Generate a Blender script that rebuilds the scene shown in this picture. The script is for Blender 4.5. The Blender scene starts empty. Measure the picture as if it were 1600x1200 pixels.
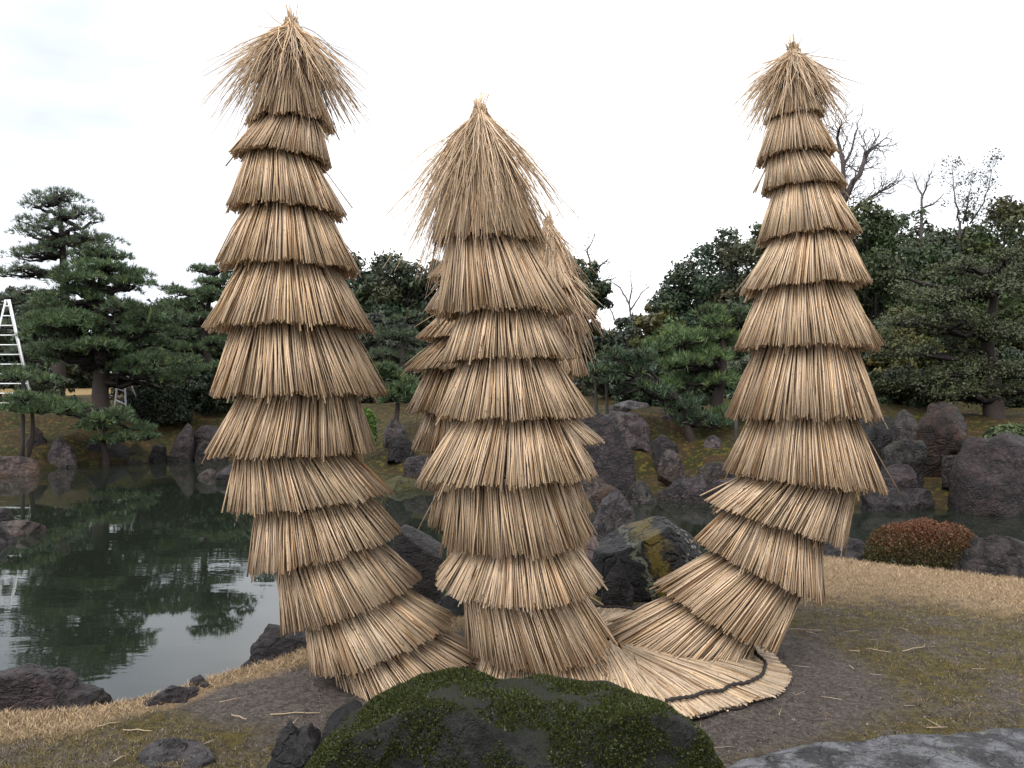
import bpy, math, random
import numpy as np
from mathutils import Vector, noise as mnoise

# ------------------------------------------------------------------ camera, sky, sun, exposure
sc = bpy.context.scene
F, CX, HY, EYE = 1270.0, 800.0, 620.0, 1.6      # focal length and horizon of the photograph (1600 px wide)
cam_d = bpy.data.cameras.new('camera')
cam = bpy.data.objects.new('camera', cam_d)
sc.collection.objects.link(cam)
cam.location = (0, 0, EYE)
cam.rotation_euler = (math.radians(90), 0, 0)
cam_d.sensor_width = 36.0
cam_d.lens = 36.0 * F / 1600
cam_d.shift_y = (HY - 600) / 1600
cam_d.clip_start = 0.05
cam_d.clip_end = 3000
sc.camera = cam

SUN_EL, SUN_AZ = 47.0, 205.0                     # azimuth clockwise from +Y: the sun stands behind the camera to the left
world = bpy.data.worlds.new('World')
sc.world = world
world.use_nodes = True
wn, wl = world.node_tree.nodes, world.node_tree.links
wn.clear()
sky = wn.new('ShaderNodeTexSky')
sky.sky_type = 'NISHITA'
sky.sun_disc = False
sky.sun_elevation = math.radians(SUN_EL)
sky.sun_rotation = math.radians(SUN_AZ)
wtc = wn.new('ShaderNodeTexCoord')
wmp = wn.new('ShaderNodeMapping'); wmp.inputs['Scale'].default_value = (1.0, 1.0, 2.6); wmp.inputs['Location'].default_value = (3.1, 0.4, 1.2)
wno = wn.new('ShaderNodeTexNoise'); wno.inputs['Scale'].default_value = 1.7; wno.inputs['Detail'].default_value = 5
wno.inputs['Roughness'].default_value = 0.5
wrp = wn.new('ShaderNodeValToRGB')
wrp.color_ramp.elements[0].position = 0.33; wrp.color_ramp.elements[0].color = (0.50, 0.535, 0.60, 1)
wrp.color_ramp.elements[1].position = 0.62; wrp.color_ramp.elements[1].color = (1.0, 1.0, 1.0, 1)
wsc = wn.new('ShaderNodeVectorMath'); wsc.operation = 'SCALE'; wsc.inputs['Scale'].default_value = 9.6
wmx = wn.new('ShaderNodeMix'); wmx.data_type = 'RGBA'; wmx.inputs[0].default_value = 0.94   # an almost closed cloud deck
wbg = wn.new('ShaderNodeBackground'); wbg.inputs['Strength'].default_value = 0.1
wou = wn.new('ShaderNodeOutputWorld')
wl.new(wtc.outputs['Generated'], wmp.inputs['Vector'])
wl.new(wmp.outputs['Vector'], wno.inputs['Vector'])
wl.new(wno.outputs['Fac'], wrp.inputs['Fac'])
wl.new(wrp.outputs['Color'], wsc.inputs[0])
wl.new(sky.outputs['Color'], wmx.inputs[6])
wl.new(wsc.outputs['Vector'], wmx.inputs[7])
wl.new(wmx.outputs[2], wbg.inputs['Color'])
wl.new(wbg.outputs['Background'], wou.inputs['Surface'])

sun_d = bpy.data.lights.new('sun', 'SUN')
sun_d.energy = 1.5
sun_d.angle = math.radians(35)
sun_d.color = (1.0, 0.96, 0.9)
sun = bpy.data.objects.new('sun', sun_d)
sc.collection.objects.link(sun)
_az, _el = math.radians(SUN_AZ), math.radians(SUN_EL)
_to = Vector((math.sin(_az) * math.cos(_el), math.cos(_az) * math.cos(_el), math.sin(_el)))
sun.rotation_euler = _to.to_track_quat('Z', 'Y').to_euler()
sun.location = _to * 40

vs = sc.view_settings
vs.view_transform = 'Standard'; vs.look = 'None'; vs.gamma = 1.0; vs.use_curve_mapping = False
vs.exposure = 0.92
sc.render.engine = 'CYCLES'
sc.cycles.max_bounces = 4
sc.cycles.diffuse_bounces = 2
sc.cycles.glossy_bounces = 2
sc.cycles.use_denoising = True

RNG = np.random.default_rng(7)
WATER = -0.7

# ------------------------------------------------------------------ helpers
def P(px, py, D):
    """the point at depth D that the photograph shows at pixel px, py"""
    return np.array([(px - CX) / F * D, D, EYE - (py - HY) / F * D])

def link(o, parent=None):
    sc.collection.objects.link(o)
    if parent is not None:
        o.parent = parent
    return o

def mk(name, V, faces, mat, parent=None, col=None, smooth=True, attrs=None):
    """faces: list of integer arrays (n, k). One mesh object."""
    V = np.asarray(V, dtype=np.float32)
    me = bpy.data.meshes.new(name)
    faces = [np.asarray(f, dtype=np.int32) for f in faces if len(f)]
    starts, loops, n0 = [], [], 0
    for f in faces:
        n, k = f.shape
        starts.append(n0 + np.arange(n, dtype=np.int32) * k)
        loops.append(f.ravel()); n0 += n * k
    starts = np.concatenate(starts); loops = np.concatenate(loops)
    me.vertices.add(len(V)); me.vertices.foreach_set('co', V.ravel())
    me.loops.add(len(loops)); me.loops.foreach_set('vertex_index', loops)
    me.polygons.add(len(starts)); me.polygons.foreach_set('loop_start', starts)
    me.update(calc_edges=True)
    me.validate()
    if smooth:
        me.polygons.foreach_set('use_smooth', np.ones(len(me.polygons), dtype=bool))
    if col is not None:
        a = me.attributes.new('col', 'FLOAT_COLOR', 'POINT')
        c = np.ones((len(V), 4), dtype=np.float32); c[:, :3] = col
        a.data.foreach_set('color', c.ravel())
    for k, v in (attrs or {}).items():
        a = me.attributes.new(k, 'FLOAT', 'POINT')
        a.data.foreach_set('value', np.asarray(v, dtype=np.float32))
    me.materials.append(mat)
    return link(bpy.data.objects.new(name, me), parent)

def empty(name, loc):
    o = bpy.data.objects.new(name, None)
    o.empty_display_size = 0.2
    o.location = loc
    return link(o)

def tag(o, label=None, cat=None, group=None, kind=None):
    if label: o['label'] = label
    if cat: o['category'] = cat
    if group: o['group'] = group
    if kind: o['kind'] = kind
    return o

def unit(a):
    return a / np.maximum(np.linalg.norm(a, axis=-1, keepdims=True), 1e-9)

def tubes(paths, radii, sides=4, cap=True):
    """paths (N,K,3), radii (N,K) -> verts, [quads, caps], index of the path of each vertex"""
    paths = np.asarray(paths, float); radii = np.asarray(radii, float)
    N, K, _ = paths.shape
    t = unit(np.gradient(paths, axis=1))
    ref = np.where(np.abs(t[..., 2:3]) > 0.8, np.array([1.0, 0.13, 0]), np.array([0.0, 0, 1]))
    # one reference per tube keeps it from twisting
    ref = np.repeat(ref[:, K // 2:K // 2 + 1], K, axis=1)
    a = unit(np.cross(t, ref)); b = np.cross(t, a)
    ang = np.arange(sides) / sides * 2 * np.pi
    ring = (a[:, :, None] * np.cos(ang)[None, None, :, None] + b[:, :, None] * np.sin(ang)[None, None, :, None])
    V = paths[:, :, None] + ring * radii[:, :, None, None]
    idx = np.arange(N * K * sides).reshape(N, K, sides)
    nx = np.roll(idx, -1, axis=2)
    q = np.stack([idx[:, :-1], nx[:, :-1], nx[:, 1:], idx[:, 1:]], axis=-1).reshape(-1, 4)
    f = [q]
    if cap:
        f += [idx[:, -1, :], idx[:, 0, ::-1]]
    own = np.repeat(np.arange(N), K * sides)
    return V.reshape(-1, 3), f, own

def join(parts):
    """[(V, faces, col)] -> one"""
    Vs, Cs, Fs, n = [], [], {}, 0
    for V, f, c in parts:
        for a in f:
            a = np.asarray(a)
            if len(a): Fs.setdefault(a.shape[1], []).append(a + n)
        Vs.append(V); Cs.append(np.broadcast_to(c, (len(V), 3))); n += len(V)
    return np.concatenate(Vs), [np.concatenate(x) for x in Fs.values()], np.concatenate(Cs)

def smoothstep(e0, e1, x):
    t = np.clip((x - e0) / (e1 - e0), 0, 1)
    return t * t * (3 - 2 * t)

def vnoise(X, scale, octs=3, seed=0.0):
    o = Vector((seed * 13.1, seed * 7.7, seed * 3.3))
    return np.array([mnoise.fractal(Vector(p) * scale + o, 0.9, 2.0, octs) for p in np.asarray(X).tolist()])

# ------------------------------------------------------------------ materials
def new_mat(name):
    m = bpy.data.materials.new(name); m.use_nodes = True
    nt = m.node_tree; nt.nodes.clear()
    out = nt.nodes.new('ShaderNodeOutputMaterial')
    b = nt.nodes.new('ShaderNodeBsdfPrincipled')
    nt.links.new(b.outputs[0], out.inputs['Surface'])
    return m, nt, b

def nd(nt, kind, **kw):
    n = nt.nodes.new(kind)
    for k, v in kw.items():
        if k.startswith('i_'):
            n.inputs[k[2:].replace('_', ' ')].default_value = v
        else:
            setattr(n, k, v)
    return n

def mixc(nt, fac, a, b, blend='MIX'):
    n = nt.nodes.new('ShaderNodeMix'); n.data_type = 'RGBA'; n.blend_type = blend
    for s, v in ((n.inputs[0], fac), (n.inputs[6], a), (n.inputs[7], b)):
        if hasattr(v, 'links') or hasattr(v, 'is_linked'):
            nt.links.new(v, s)
        elif isinstance(v, (int, float)):
            s.default_value = v
        else:
            s.default_value = (*v, 1)
    return n.outputs[2]

def math_n(nt, op, a, b=None, clamp=False):
    n = nt.nodes.new('ShaderNodeMath'); n.operation = op; n.use_clamp = clamp
    for i, v in enumerate((a, b)):
        if v is None: continue
        if isinstance(v, (int, float)): n.inputs[i].default_value = v
        else: nt.links.new(v, n.inputs[i])
    return n.outputs[0]

def ramp(nt, fac, lo, hi):
    n = nt.nodes.new('ShaderNodeMapRange'); n.interpolation_type = 'SMOOTHSTEP'
    nt.links.new(fac, n.inputs[0]); n.inputs[1].default_value = lo; n.inputs[2].default_value = hi
    return n.outputs[0]

def noise_n(nt, scale, detail=4, rough=0.55, vec=None, dist=0.0):
    n = nd(nt, 'ShaderNodeTexNoise'); n.inputs['Scale'].default_value = scale
    n.inputs['Detail'].default_value = detail; n.inputs['Roughness'].default_value = rough
    n.inputs['Distortion'].default_value = dist
    if vec is not None: nt.links.new(vec, n.inputs['Vector'])
    return n.outputs['Fac']

def bump(nt, b, h, strength, dist):
    n = nd(nt, 'ShaderNodeBump'); n.inputs['Strength'].default_value = strength; n.inputs['Distance'].default_value = dist
    nt.links.new(h, n.inputs['Height']); nt.links.new(n.outputs[0], b.inputs['Normal'])

def attr_mat(name, rough=0.7, speck=0.0, spec=0.3, trans=0.0, nscale=30.0, namt=0.25):
    m, nt, b = new_mat(name)
    a = nd(nt, 'ShaderNodeAttribute', attribute_name='col')
    tc = nd(nt, 'ShaderNodeTexCoord')
    c = a.outputs['Color']
    n1 = noise_n(nt, nscale, 3, 0.6, tc.outputs['Object'])
    v = math_n(nt, 'MULTIPLY_ADD', n1, 2 * namt); nt.nodes[-1].inputs[2].default_value = 1 - namt
    c = mixc(nt, 1.0, c, v, 'MULTIPLY')
    if speck:
        n2 = noise_n(nt, 75.0, 2, 0.5, tc.outputs['Object'])
        s = ramp(nt, n2, 0.63, 0.72)
        c = mixc(nt, math_n(nt, 'MULTIPLY', s, speck), c, (0.10, 0.055, 0.03))
    nt.links.new(c, b.inputs['Base Color'])
    b.inputs['Roughness'].default_value = rough
    b.inputs['Specular IOR Level'].default_value = spec
    if trans:
        tr = nd(nt, 'ShaderNodeBsdfTranslucent'); nt.links.new(c, tr.inputs['Color'])
        mx = nd(nt, 'ShaderNodeMixShader'); mx.inputs[0].default_value = trans
        out = [n for n in nt.nodes if n.type == 'OUTPUT_MATERIAL'][0]
        nt.links.new(b.outputs[0], mx.inputs[1]); nt.links.new(tr.outputs[0], mx.inputs[2])
        nt.links.new(mx.outputs[0], out.inputs['Surface'])
    return m

M = {}
M['straw'] = attr_mat('straw', 0.55, 0.7, 0.35, 0.18, nscale=22, namt=0.14)
M['foliage'] = attr_mat('foliage', 0.5, 0, 0.4, 0.14, nscale=1.2, namt=0.25)
M['bark'] = attr_mat('bark', 0.85, 0, 0.2, nscale=14, namt=0.45)
M['grass'] = attr_mat('dry grass', 0.7, 0, 0.2, 0.1, nscale=9, namt=0.2)

def plain_mat(name, c, rough, metal=0.0, nscale=20.0, namt=0.2):
    m, nt, b = new_mat(name)
    tc = nd(nt, 'ShaderNodeTexCoord')
    n1 = noise_n(nt, nscale, 4, 0.6, tc.outputs['Object'])
    nt.links.new(mixc(nt, n1, tuple(x * (1 - namt) for x in c), tuple(min(1, x * (1 + namt)) for x in c)), b.inputs['Base Color'])
    b.inputs['Roughness'].default_value = rough; b.inputs['Metallic'].default_value = metal
    bump(nt, b, n1, 0.2, 0.01)
    return m
M['rope'] = plain_mat('black hemp rope', (0.018, 0.014, 0.013), 0.8, nscale=120, namt=0.5)
M['alu'] = plain_mat('painted ladder metal', (0.78, 0.8, 0.82), 0.4, nscale=4, namt=0.06)
M['post'] = plain_mat('dark wooden post', (0.03, 0.026, 0.024), 0.8, nscale=15, namt=0.4)

def rock_mat(name, c1, c2, c3=(0.3, 0.28, 0.27), pale=0.25, moss=0.0, mossc=(0.10, 0.10, 0.015), scale=1.0, rough=0.5, rust=0.0,
             yellow=0.0, strata=0.0, spots=0.0, crk=0.35):
    m, nt, b = new_mat(name)
    tc = nd(nt, 'ShaderNodeTexCoord'); o = tc.outputs['Object']
    vec = o
    if strata:
        mp = nd(nt, 'ShaderNodeMapping'); mp.inputs['Scale'].default_value = (1, 1, strata); mp.inputs['Rotation'].default_value = (0.2, 0.45, 0)
        nt.links.new(o, mp.inputs['Vector']); vec = mp.outputs['Vector']
    n1 = noise_n(nt, 2.6 * scale, 6, 0.65, vec, 0.3)
    n2 = noise_n(nt, 11 * scale, 5, 0.7, vec)
    n3 = noise_n(nt, 34 * scale, 3, 0.7, o)
    vc = nd(nt, 'ShaderNodeTexVoronoi', feature='DISTANCE_TO_EDGE'); vc.inputs['Scale'].default_value = 2.1 * scale
    dv = nd(nt, 'ShaderNodeVectorMath', operation='ADD'); nt.links.new(vec, dv.inputs[0])
    nz = nd(nt, 'ShaderNodeTexNoise'); nz.inputs['Scale'].default_value = 3.5 * scale; nz.inputs['Detail'].default_value = 4; nt.links.new(vec, nz.inputs['Vector'])
    dm = nd(nt, 'ShaderNodeVectorMath', operation='SCALE'); dm.inputs['Scale'].default_value = 0.55 / scale; nt.links.new(nz.outputs['Color'], dm.inputs[0])
    nt.links.new(dm.outputs[0], dv.inputs[1]); nt.links.new(dv.outputs[0], vc.inputs['Vector'])
    crack = ramp(nt, vc.outputs['Distance'], 0.0, 0.07)
    c = mixc(nt, ramp(nt, n1, 0.41, 0.60), c1, c2)
    c = mixc(nt, math_n(nt, 'MULTIPLY', ramp(nt, n2, 0.5, 0.72), pale), c, c3)
    c = mixc(nt, math_n(nt, 'MULTIPLY', ramp(nt, n3, 0.66, 0.74), min(1, pale * 2.2)), c, (0.36, 0.37, 0.33))
    if rust:
        n4 = noise_n(nt, 1.7 * scale, 4, 0.6, o, 0.5)
        c = mixc(nt, math_n(nt, 'MULTIPLY', ramp(nt, n4, 0.5, 0.62), rust), c, (0.10, 0.048, 0.026))
    if yellow:      # lichen that has grown down one side of the stone
        sx = nd(nt, 'ShaderNodeSeparateXYZ'); nt.links.new(o, sx.inputs[0])
        band = math_n(nt, 'SUBTRACT', 1.0, math_n(nt, 'ABSOLUTE', math_n(nt, 'MULTIPLY', math_n(nt, 'SUBTRACT', math_n(nt, 'MULTIPLY_ADD', sx.outputs[2], 0.55), 0.0), 4.0)), True)
        bx = math_n(nt, 'SUBTRACT', sx.outputs[0], 0.13)
        wob = math_n(nt, 'MULTIPLY', math_n(nt, 'SUBTRACT', noise_n(nt, 5, 4, 0.65, o), 0.5), 0.42)
        bx = math_n(nt, 'ADD', math_n(nt, 'ADD', bx, wob), math_n(nt, 'MULTIPLY', sx.outputs[2], 0.35))
        band = math_n(nt, 'SUBTRACT', 1.0, math_n(nt, 'MULTIPLY', math_n(nt, 'ABSOLUTE', bx), 6.0), True)
        n5 = noise_n(nt, 9, 5, 0.7, o)
        f5 = ramp(nt, math_n(nt, 'ADD', math_n(nt, 'MULTIPLY', band, 0.55), math_n(nt, 'MULTIPLY', n5, 0.6)), 0.52, 0.72)
        c = mixc(nt, math_n(nt, 'MULTIPLY', f5, yellow), c, (0.20, 0.145, 0.014))
        bx2 = math_n(nt, 'ADD', math_n(nt, 'ADD', math_n(nt, 'SUBTRACT', sx.outputs[0], -0.02), wob), math_n(nt, 'MULTIPLY', sx.outputs[2], 0.35))
        band2 = math_n(nt, 'SUBTRACT', 1.0, math_n(nt, 'MULTIPLY', math_n(nt, 'ABSOLUTE', bx2), 14.0), True)
        f6 = ramp(nt, math_n(nt, 'ADD', math_n(nt, 'MULTIPLY', band2, 0.5), math_n(nt, 'MULTIPLY', n5, 0.6)), 0.55, 0.75)
        c = mixc(nt, math_n(nt, 'MULTIPLY', f6, yellow), c, (0.20, 0.22, 0.15))
        bx3 = math_n(nt, 'ADD', math_n(nt, 'SUBTRACT', sx.outputs[0], 0.33), math_n(nt, 'MULTIPLY', sx.outputs[2], 0.3))
        vo = nd(nt, 'ShaderNodeTexVoronoi'); vo.inputs['Scale'].default_value = 22; nt.links.new(o, vo.inputs['Vector'])
        sp = math_n(nt, 'MULTIPLY', ramp(nt, math_n(nt, 'SUBTRACT', 1.0, vo.outputs['Distance']), 0.62, 0.75), ramp(nt, bx3, -0.06, 0.08))
        c = mixc(nt, math_n(nt, 'MULTIPLY', sp, yellow), c, (0.4, 0.42, 0.38))
    if moss:
        ge = nd(nt, 'ShaderNodeNewGeometry'); sz = nd(nt, 'ShaderNodeSeparateXYZ'); nt.links.new(ge.outputs['Normal'], sz.inputs[0])
        up = sz.outputs[2]
        n6 = noise_n(nt, 3.2 * scale, 5, 0.65, o)
        f = ramp(nt, math_n(nt, 'ADD', math_n(nt, 'MULTIPLY', up, 0.35), n6), 0.72 - 0.3 * moss, 0.98 - 0.3 * moss)
        mc = mixc(nt, noise_n(nt, 25 * scale, 3, 0.6, o), tuple(x * 0.45 for x in mossc), tuple(x * 1.5 for x in mossc))
        c = mixc(nt, f, c, mc)
    if spots:
        vs_ = nd(nt, 'ShaderNodeTexVoronoi'); vs_.inputs['Scale'].default_value = 6.5; nt.links.new(o, vs_.inputs['Vector'])
        sp_ = nd(nt, 'ShaderNodeSeparateColor'); nt.links.new(vs_.outputs['Color'], sp_.inputs[0])
        dd_ = math_n(nt, 'ADD', vs_.outputs['Distance'], math_n(nt, 'MULTIPLY', n3, 0.16))
        f_ = math_n(nt, 'MULTIPLY', math_n(nt, 'SUBTRACT', 1.0, ramp(nt, dd_, 0.19, 0.23)), ramp(nt, sp_.outputs[0], 0.62, 0.66))
        c = mixc(nt, math_n(nt, 'MULTIPLY', f_, spots), c, (0.26, 0.31, 0.27))
    oi = nd(nt, 'ShaderNodeObjectInfo')
    tone = nd(nt, 'ShaderNodeMapRange'); nt.links.new(oi.outputs['Random'], tone.inputs[0]); tone.inputs[3].default_value = 0.42 if name != 'blue grey lichen slab' else 0.72; tone.inputs[4].default_value = 0.80
    c = mixc(nt, 1.0, c, tone.outputs[0], 'MULTIPLY')
    c = mixc(nt, math_n(nt, 'MULTIPLY', math_n(nt, 'FRACT', math_n(nt, 'MULTIPLY', oi.outputs['Random'], 7.3)), 0.55), c, (1.0, 0.78, 0.74), 'MULTIPLY')
    nt.links.new(c, b.inputs['Base Color'])
    rr = math_n(nt, 'MULTIPLY_ADD', n2, 0.35); nt.nodes[-1].inputs[2].default_value = rough - 0.10
    nt.links.new(rr, b.inputs['Roughness'])
    b.inputs['Specular IOR Level'].default_value = 0.38
    h = math_n(nt, 'ADD', math_n(nt, 'MULTIPLY', n2, 0.6), math_n(nt, 'MULTIPLY', n3, 0.25))
    h = math_n(nt, 'ADD', math_n(nt, 'ADD', h, n1), math_n(nt, 'MULTIPLY', crack, crk))
    bump(nt, b, h, 1.0, 0.15 / scale)
    return m

RM = {
    'purple': rock_mat('purple brown wet rock', (0.012, 0.009, 0.010), (0.060, 0.045, 0.050), pale=0.30, scale=2.2, strata=2.2),
    'black': rock_mat('black wet rock', (0.008, 0.008, 0.009), (0.032, 0.029, 0.031), pale=0.16, scale=2.4),
    'grey': rock_mat('grey lichen rock', (0.018, 0.015, 0.017), (0.085, 0.075, 0.080), pale=0.42, scale=2.4),
    'pale': rock_mat('pale weathered rock', (0.05, 0.042, 0.045), (0.19, 0.165, 0.17), pale=0.5, scale=1.2),
    'far_purple': rock_mat('purple bank rock', (0.013, 0.009, 0.011), (0.064, 0.046, 0.052), pale=0.40, scale=1.3, strata=1.6),
    'far_black': rock_mat('dark bank rock', (0.007, 0.007, 0.008), (0.030, 0.027, 0.030), pale=0.2, scale=1.3),
    'far_grey': rock_mat('grey bank rock', (0.015, 0.013, 0.013), (0.072, 0.062, 0.062), pale=0.45, scale=1.3, moss=0.10, mossc=(0.06, 0.06, 0.012)),
    'red': rock_mat('rust brown bank rock', (0.018, 0.011, 0.009), (0.065, 0.036, 0.028), pale=0.12, scale=1.1, rust=0.6),
    'rusty': rock_mat('rust stained bank rock', (0.030, 0.022, 0.022), (0.125, 0.098, 0.085), pale=0.38, scale=1.2, rust=0.55),
    'lichen': rock_mat('boulder with yellow lichen', (0.006, 0.006, 0.007), (0.018, 0.016, 0.016), pale=0.04, scale=1.2, yellow=1.0),
    'pink': rock_mat('pinkish stone', (0.14, 0.10, 0.10), (0.30, 0.23, 0.23), pale=0.3, scale=2),
    'mossy': rock_mat('dark mossy boulder', (0.008, 0.009, 0.008), (0.030, 0.032, 0.030), pale=0.12, scale=2.6, rough=0.6, moss=0.30, mossc=(0.020, 0.028, 0.006), spots=0.8, crk=0.05),
    'slab': rock_mat('blue grey lichen slab', (0.050, 0.048, 0.056), (0.24, 0.245, 0.275), c3=(0.33, 0.38, 0.31), pale=0.65, scale=2.4, strata=1.0),
    'mossbank': rock_mat('moss capped bank rock', (0.03, 0.025, 0.026), (0.10, 0.085, 0.088), pale=0.3, scale=1.2, moss=0.8, mossc=(0.11, 0.11, 0.025)),
}

# ------------------------------------------------------------------ terrain
SN = np.array([(-300, -60), (-60, -12), (-12, 2.4), (-6, 3.4), (-2.56, 4.06), (-2.1, 4.15), (-1.76, 4.47), (-1.52, 4.84), (-1.28, 5.1),
               (-0.5, 5.75), (0.8, 6.9), (1.8, 7.9), (3.07, 8.13), (4.5, 7.1), (8, 6.4), (16, 5), (60, -6), (300, -60)], float)
SF = np.array([(-300, 14), (-40, 21), (-20, 23), (-15.5, 24.3), (-14, 27.5), (-12, 29), (-10.5, 29.5), (-8, 26), (-5.2, 21.8), (-3.3, 20.6),
               (-1, 19), (1.8, 17.6), (3.3, 18.2), (5, 18), (7.4, 16.9), (9, 16.4), (12, 16), (40, 12), (300, 0)], float)

def near_s(x, y):      # metres inland from the crest of the near bank
    return np.interp(x, SN[:, 0], SN[:, 1]) - y
def far_s(x, y):
    return y - np.interp(x, SF[:, 0], SF[:, 1])

def ground_z(x, y):
    x = np.asarray(x, float); y = np.asarray(y, float)
    s = near_s(x, y)
    o = np.maximum(0, -s)
    zn = -0.55 * o * smoothstep(0, 0.25, o) - 1.5 * smoothstep(1.0, 2.2, o)
    zn = zn + 0.02 * np.sin(x * 1.9 + 0.6 * y) * np.sin(y * 1.4 + 0.5) * smoothstep(0, 1.0, s)
    f = far_s(x, y)
    zf = -1.7 + 1.15 * smoothstep(-0.7, 0.5, f) + 1.75 * smoothstep(0.2, 8.5, f) + 1.3 * smoothstep(8, 45, f) + 4.0 * smoothstep(50, 160, f)
    zf = zf + 0.22 * np.sin(x * 0.9 + 1.3) * np.sin(y * 0.7) * smoothstep(0.8, 3, f)
    return np.maximum(np.maximum(zn, zf), -1.7)

xs = np.concatenate([np.geomspace(-300, -20, 14)[:-1], np.arange(-20, -4, 0.35), np.arange(-4, 7, 0.055), np.arange(7, 20, 0.35), np.geomspace(20, 300, 14)])
ys = np.concatenate([np.linspace(-60, 2.4, 14)[:-1], np.arange(2.4, 10.2, 0.055), np.arange(10.2, 36, 0.28), np.geomspace(36, 500, 20)])
GX, GY = np.meshgrid(xs, ys)
GZ = ground_z(GX, GY)
near = (GX > -4.2) & (GX < 7.2) & (GY > 2.2) & (GY < 10.4)
pts = np.stack([GX[near], GY[near], 0 * GX[near]], 1)
GZ[near] += 0.016 * vnoise(pts, 2.2, 4, 1) + 0.007 * vnoise(pts, 11, 2, 2)
ff = (far_s(GX, GY) > -1) & (GY < 40) & (np.abs(GX) < 22)
pts = np.stack([GX[ff], GY[ff], 0 * GX[ff]], 1)
GZ[ff] += 0.12 * vnoise(pts, 0.8, 4, 3) * smoothstep(-0.5, 1.5, far_s(GX[ff], GY[ff]))
sN, sF = near_s(GX, GY).ravel(), far_s(GX, GY).ravel()
idx = np.arange(GX.size).reshape(GX.shape)
gq = np.stack([idx[:-1, :-1], idx[:-1, 1:], idx[1:, 1:], idx[1:, :-1]], -1).reshape(-1, 4)

def tan_w(x, y):
    s = near_s(x, y)
    right = smoothstep(0.8, 2.6, x)
    return (1 - smoothstep(0.05 + 0.5 * right, 0.55 + 2.3 * right, s)) * (s > -1.6)
def dirt_w(x, y):
    d = np.hypot((x - 0.45) / 1.35, (y - 4.75) / 1.0)
    d2 = np.hypot((x + 1.0) / 0.9, (y - 4.4) / 0.55)
    return np.maximum(1 - smoothstep(0.9, 1.55, d), 0.9 * (1 - smoothstep(0.5, 1.4, d2)))

m, nt, b = new_mat('ground')
tc = nd(nt, 'ShaderNodeTexCoord'); o = tc.outputs['Object']
at = lambda k: nd(nt, 'ShaderNodeAttribute', attribute_name=k).outputs['Fac']
nA = noise_n(nt, 1.6, 6, 0.65, o); nB = noise_n(nt, 7, 6, 0.7, o); nC = noise_n(nt, 45, 5, 0.75, o); nE = noise_n(nt, 16, 5, 0.75, o)
moss = mixc(nt, ramp(nt, nE, 0.38, 0.62), (0.070, 0.058, 0.030), (0.175, 0.135, 0.030))
soil = mixc(nt, ramp(nt, math_n(nt, 'ADD', math_n(nt, 'MULTIPLY', nC, 0.6), math_n(nt, 'MULTIPLY', nE, 0.4)), 0.36, 0.66), (0.062, 0.052, 0.047), (0.235, 0.198, 0.178))
mossf = ramp(nt, math_n(nt, 'ADD', math_n(nt, 'MULTIPLY', nA, 0.7), math_n(nt, 'MULTIPLY', nB, 0.55)), 0.50, 0.70)
base = mixc(nt, mossf, soil, moss)
dirtf = ramp(nt, math_n(nt, 'ADD', at('dirt'), math_n(nt, 'MULTIPLY', math_n(nt, 'SUBTRACT', nB, 0.5), 1.3)), 0.3, 0.75)
c = mixc(nt, dirtf, base, soil)
tanc = mixc(nt, nC, (0.27, 0.185, 0.105), (0.56, 0.41, 0.26))
tanf = ramp(nt, math_n(nt, 'ADD', at('tan'), math_n(nt, 'MULTIPLY', math_n(nt, 'SUBTRACT', nB, 0.5), 1.1)), 0.3, 0.8)
c = mixc(nt, tanf, c, tanc)
fm = mixc(nt, ramp(nt, nA, 0.4, 0.6), (0.030, 0.033, 0.008), (0.062, 0.036, 0.018))
fm = mixc(nt, ramp(nt, nB, 0.50, 0.64), fm, (0.150, 0.120, 0.018))
c = mixc(nt, at('far'), c, fm)
c = mixc(nt, at('hay'), c, (0.40, 0.29, 0.14))
c = mixc(nt, at('bed'), c, (0.03, 0.032, 0.022))
c = mixc(nt, 0.22, c, nC, 'OVERLAY')
c = mixc(nt, 1.0, c, (0.70, 0.69, 0.68), 'MULTIPLY')
nt.links.new(c, b.inputs['Base Color'])
b.inputs['Roughness'].default_value = 0.85
b.inputs['Specular IOR Level'].default_value = 0.2
bump(nt, b, math_n(nt, 'ADD', math_n(nt, 'MULTIPLY', nE, 0.8), nC), 0.9, 0.03)
gx, gy, gz = GX.ravel(), GY.ravel(), GZ.ravel()
ground = mk('ground', np.stack([gx, gy, gz], 1), [gq], m, attrs={
    'tan': tan_w(gx, gy), 'dirt': dirt_w(gx, gy), 'far': smoothstep(-1, 0, sF),
    'hay': smoothstep(20, 26, sF) * (gx < -9), 'bed': (1 - smoothstep(-0.95, -0.6, gz)) * 0.9})
tag(ground, 'mossy lawn, bare soil and planted banks around the pond', kind='structure')

# pond water
m, nt, b = new_mat('pond water')
tc = nd(nt, 'ShaderNodeTexCoord')
b.inputs['Base Color'].default_value = (0.013, 0.017, 0.012, 1)
b.inputs['Roughness'].default_value = 0.02
b.inputs['IOR'].default_value = 1.38
mp = nd(nt, 'ShaderNodeMapping'); mp.inputs['Scale'].default_value = (0.55, 1.5, 1); mp.inputs['Rotation'].default_value = (0, 0, 0.12)
nt.links.new(tc.outputs['Object'], mp.inputs['Vector'])
w1 = noise_n(nt, 2.2, 3, 0.5, mp.outputs['Vector'], 0.4)
w2 = noise_n(nt, 0.35, 2, 0.5, tc.outputs['Object'])
bump(nt, b, math_n(nt, 'MULTIPLY', w1, ramp(nt, w2, 0.35, 0.65)), 0.05, 0.045)
wx, wy = np.meshgrid(np.linspace(-120, 120, 9), np.linspace(-40, 60, 7))
wi = np.arange(wx.size).reshape(wx.shape)
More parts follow.
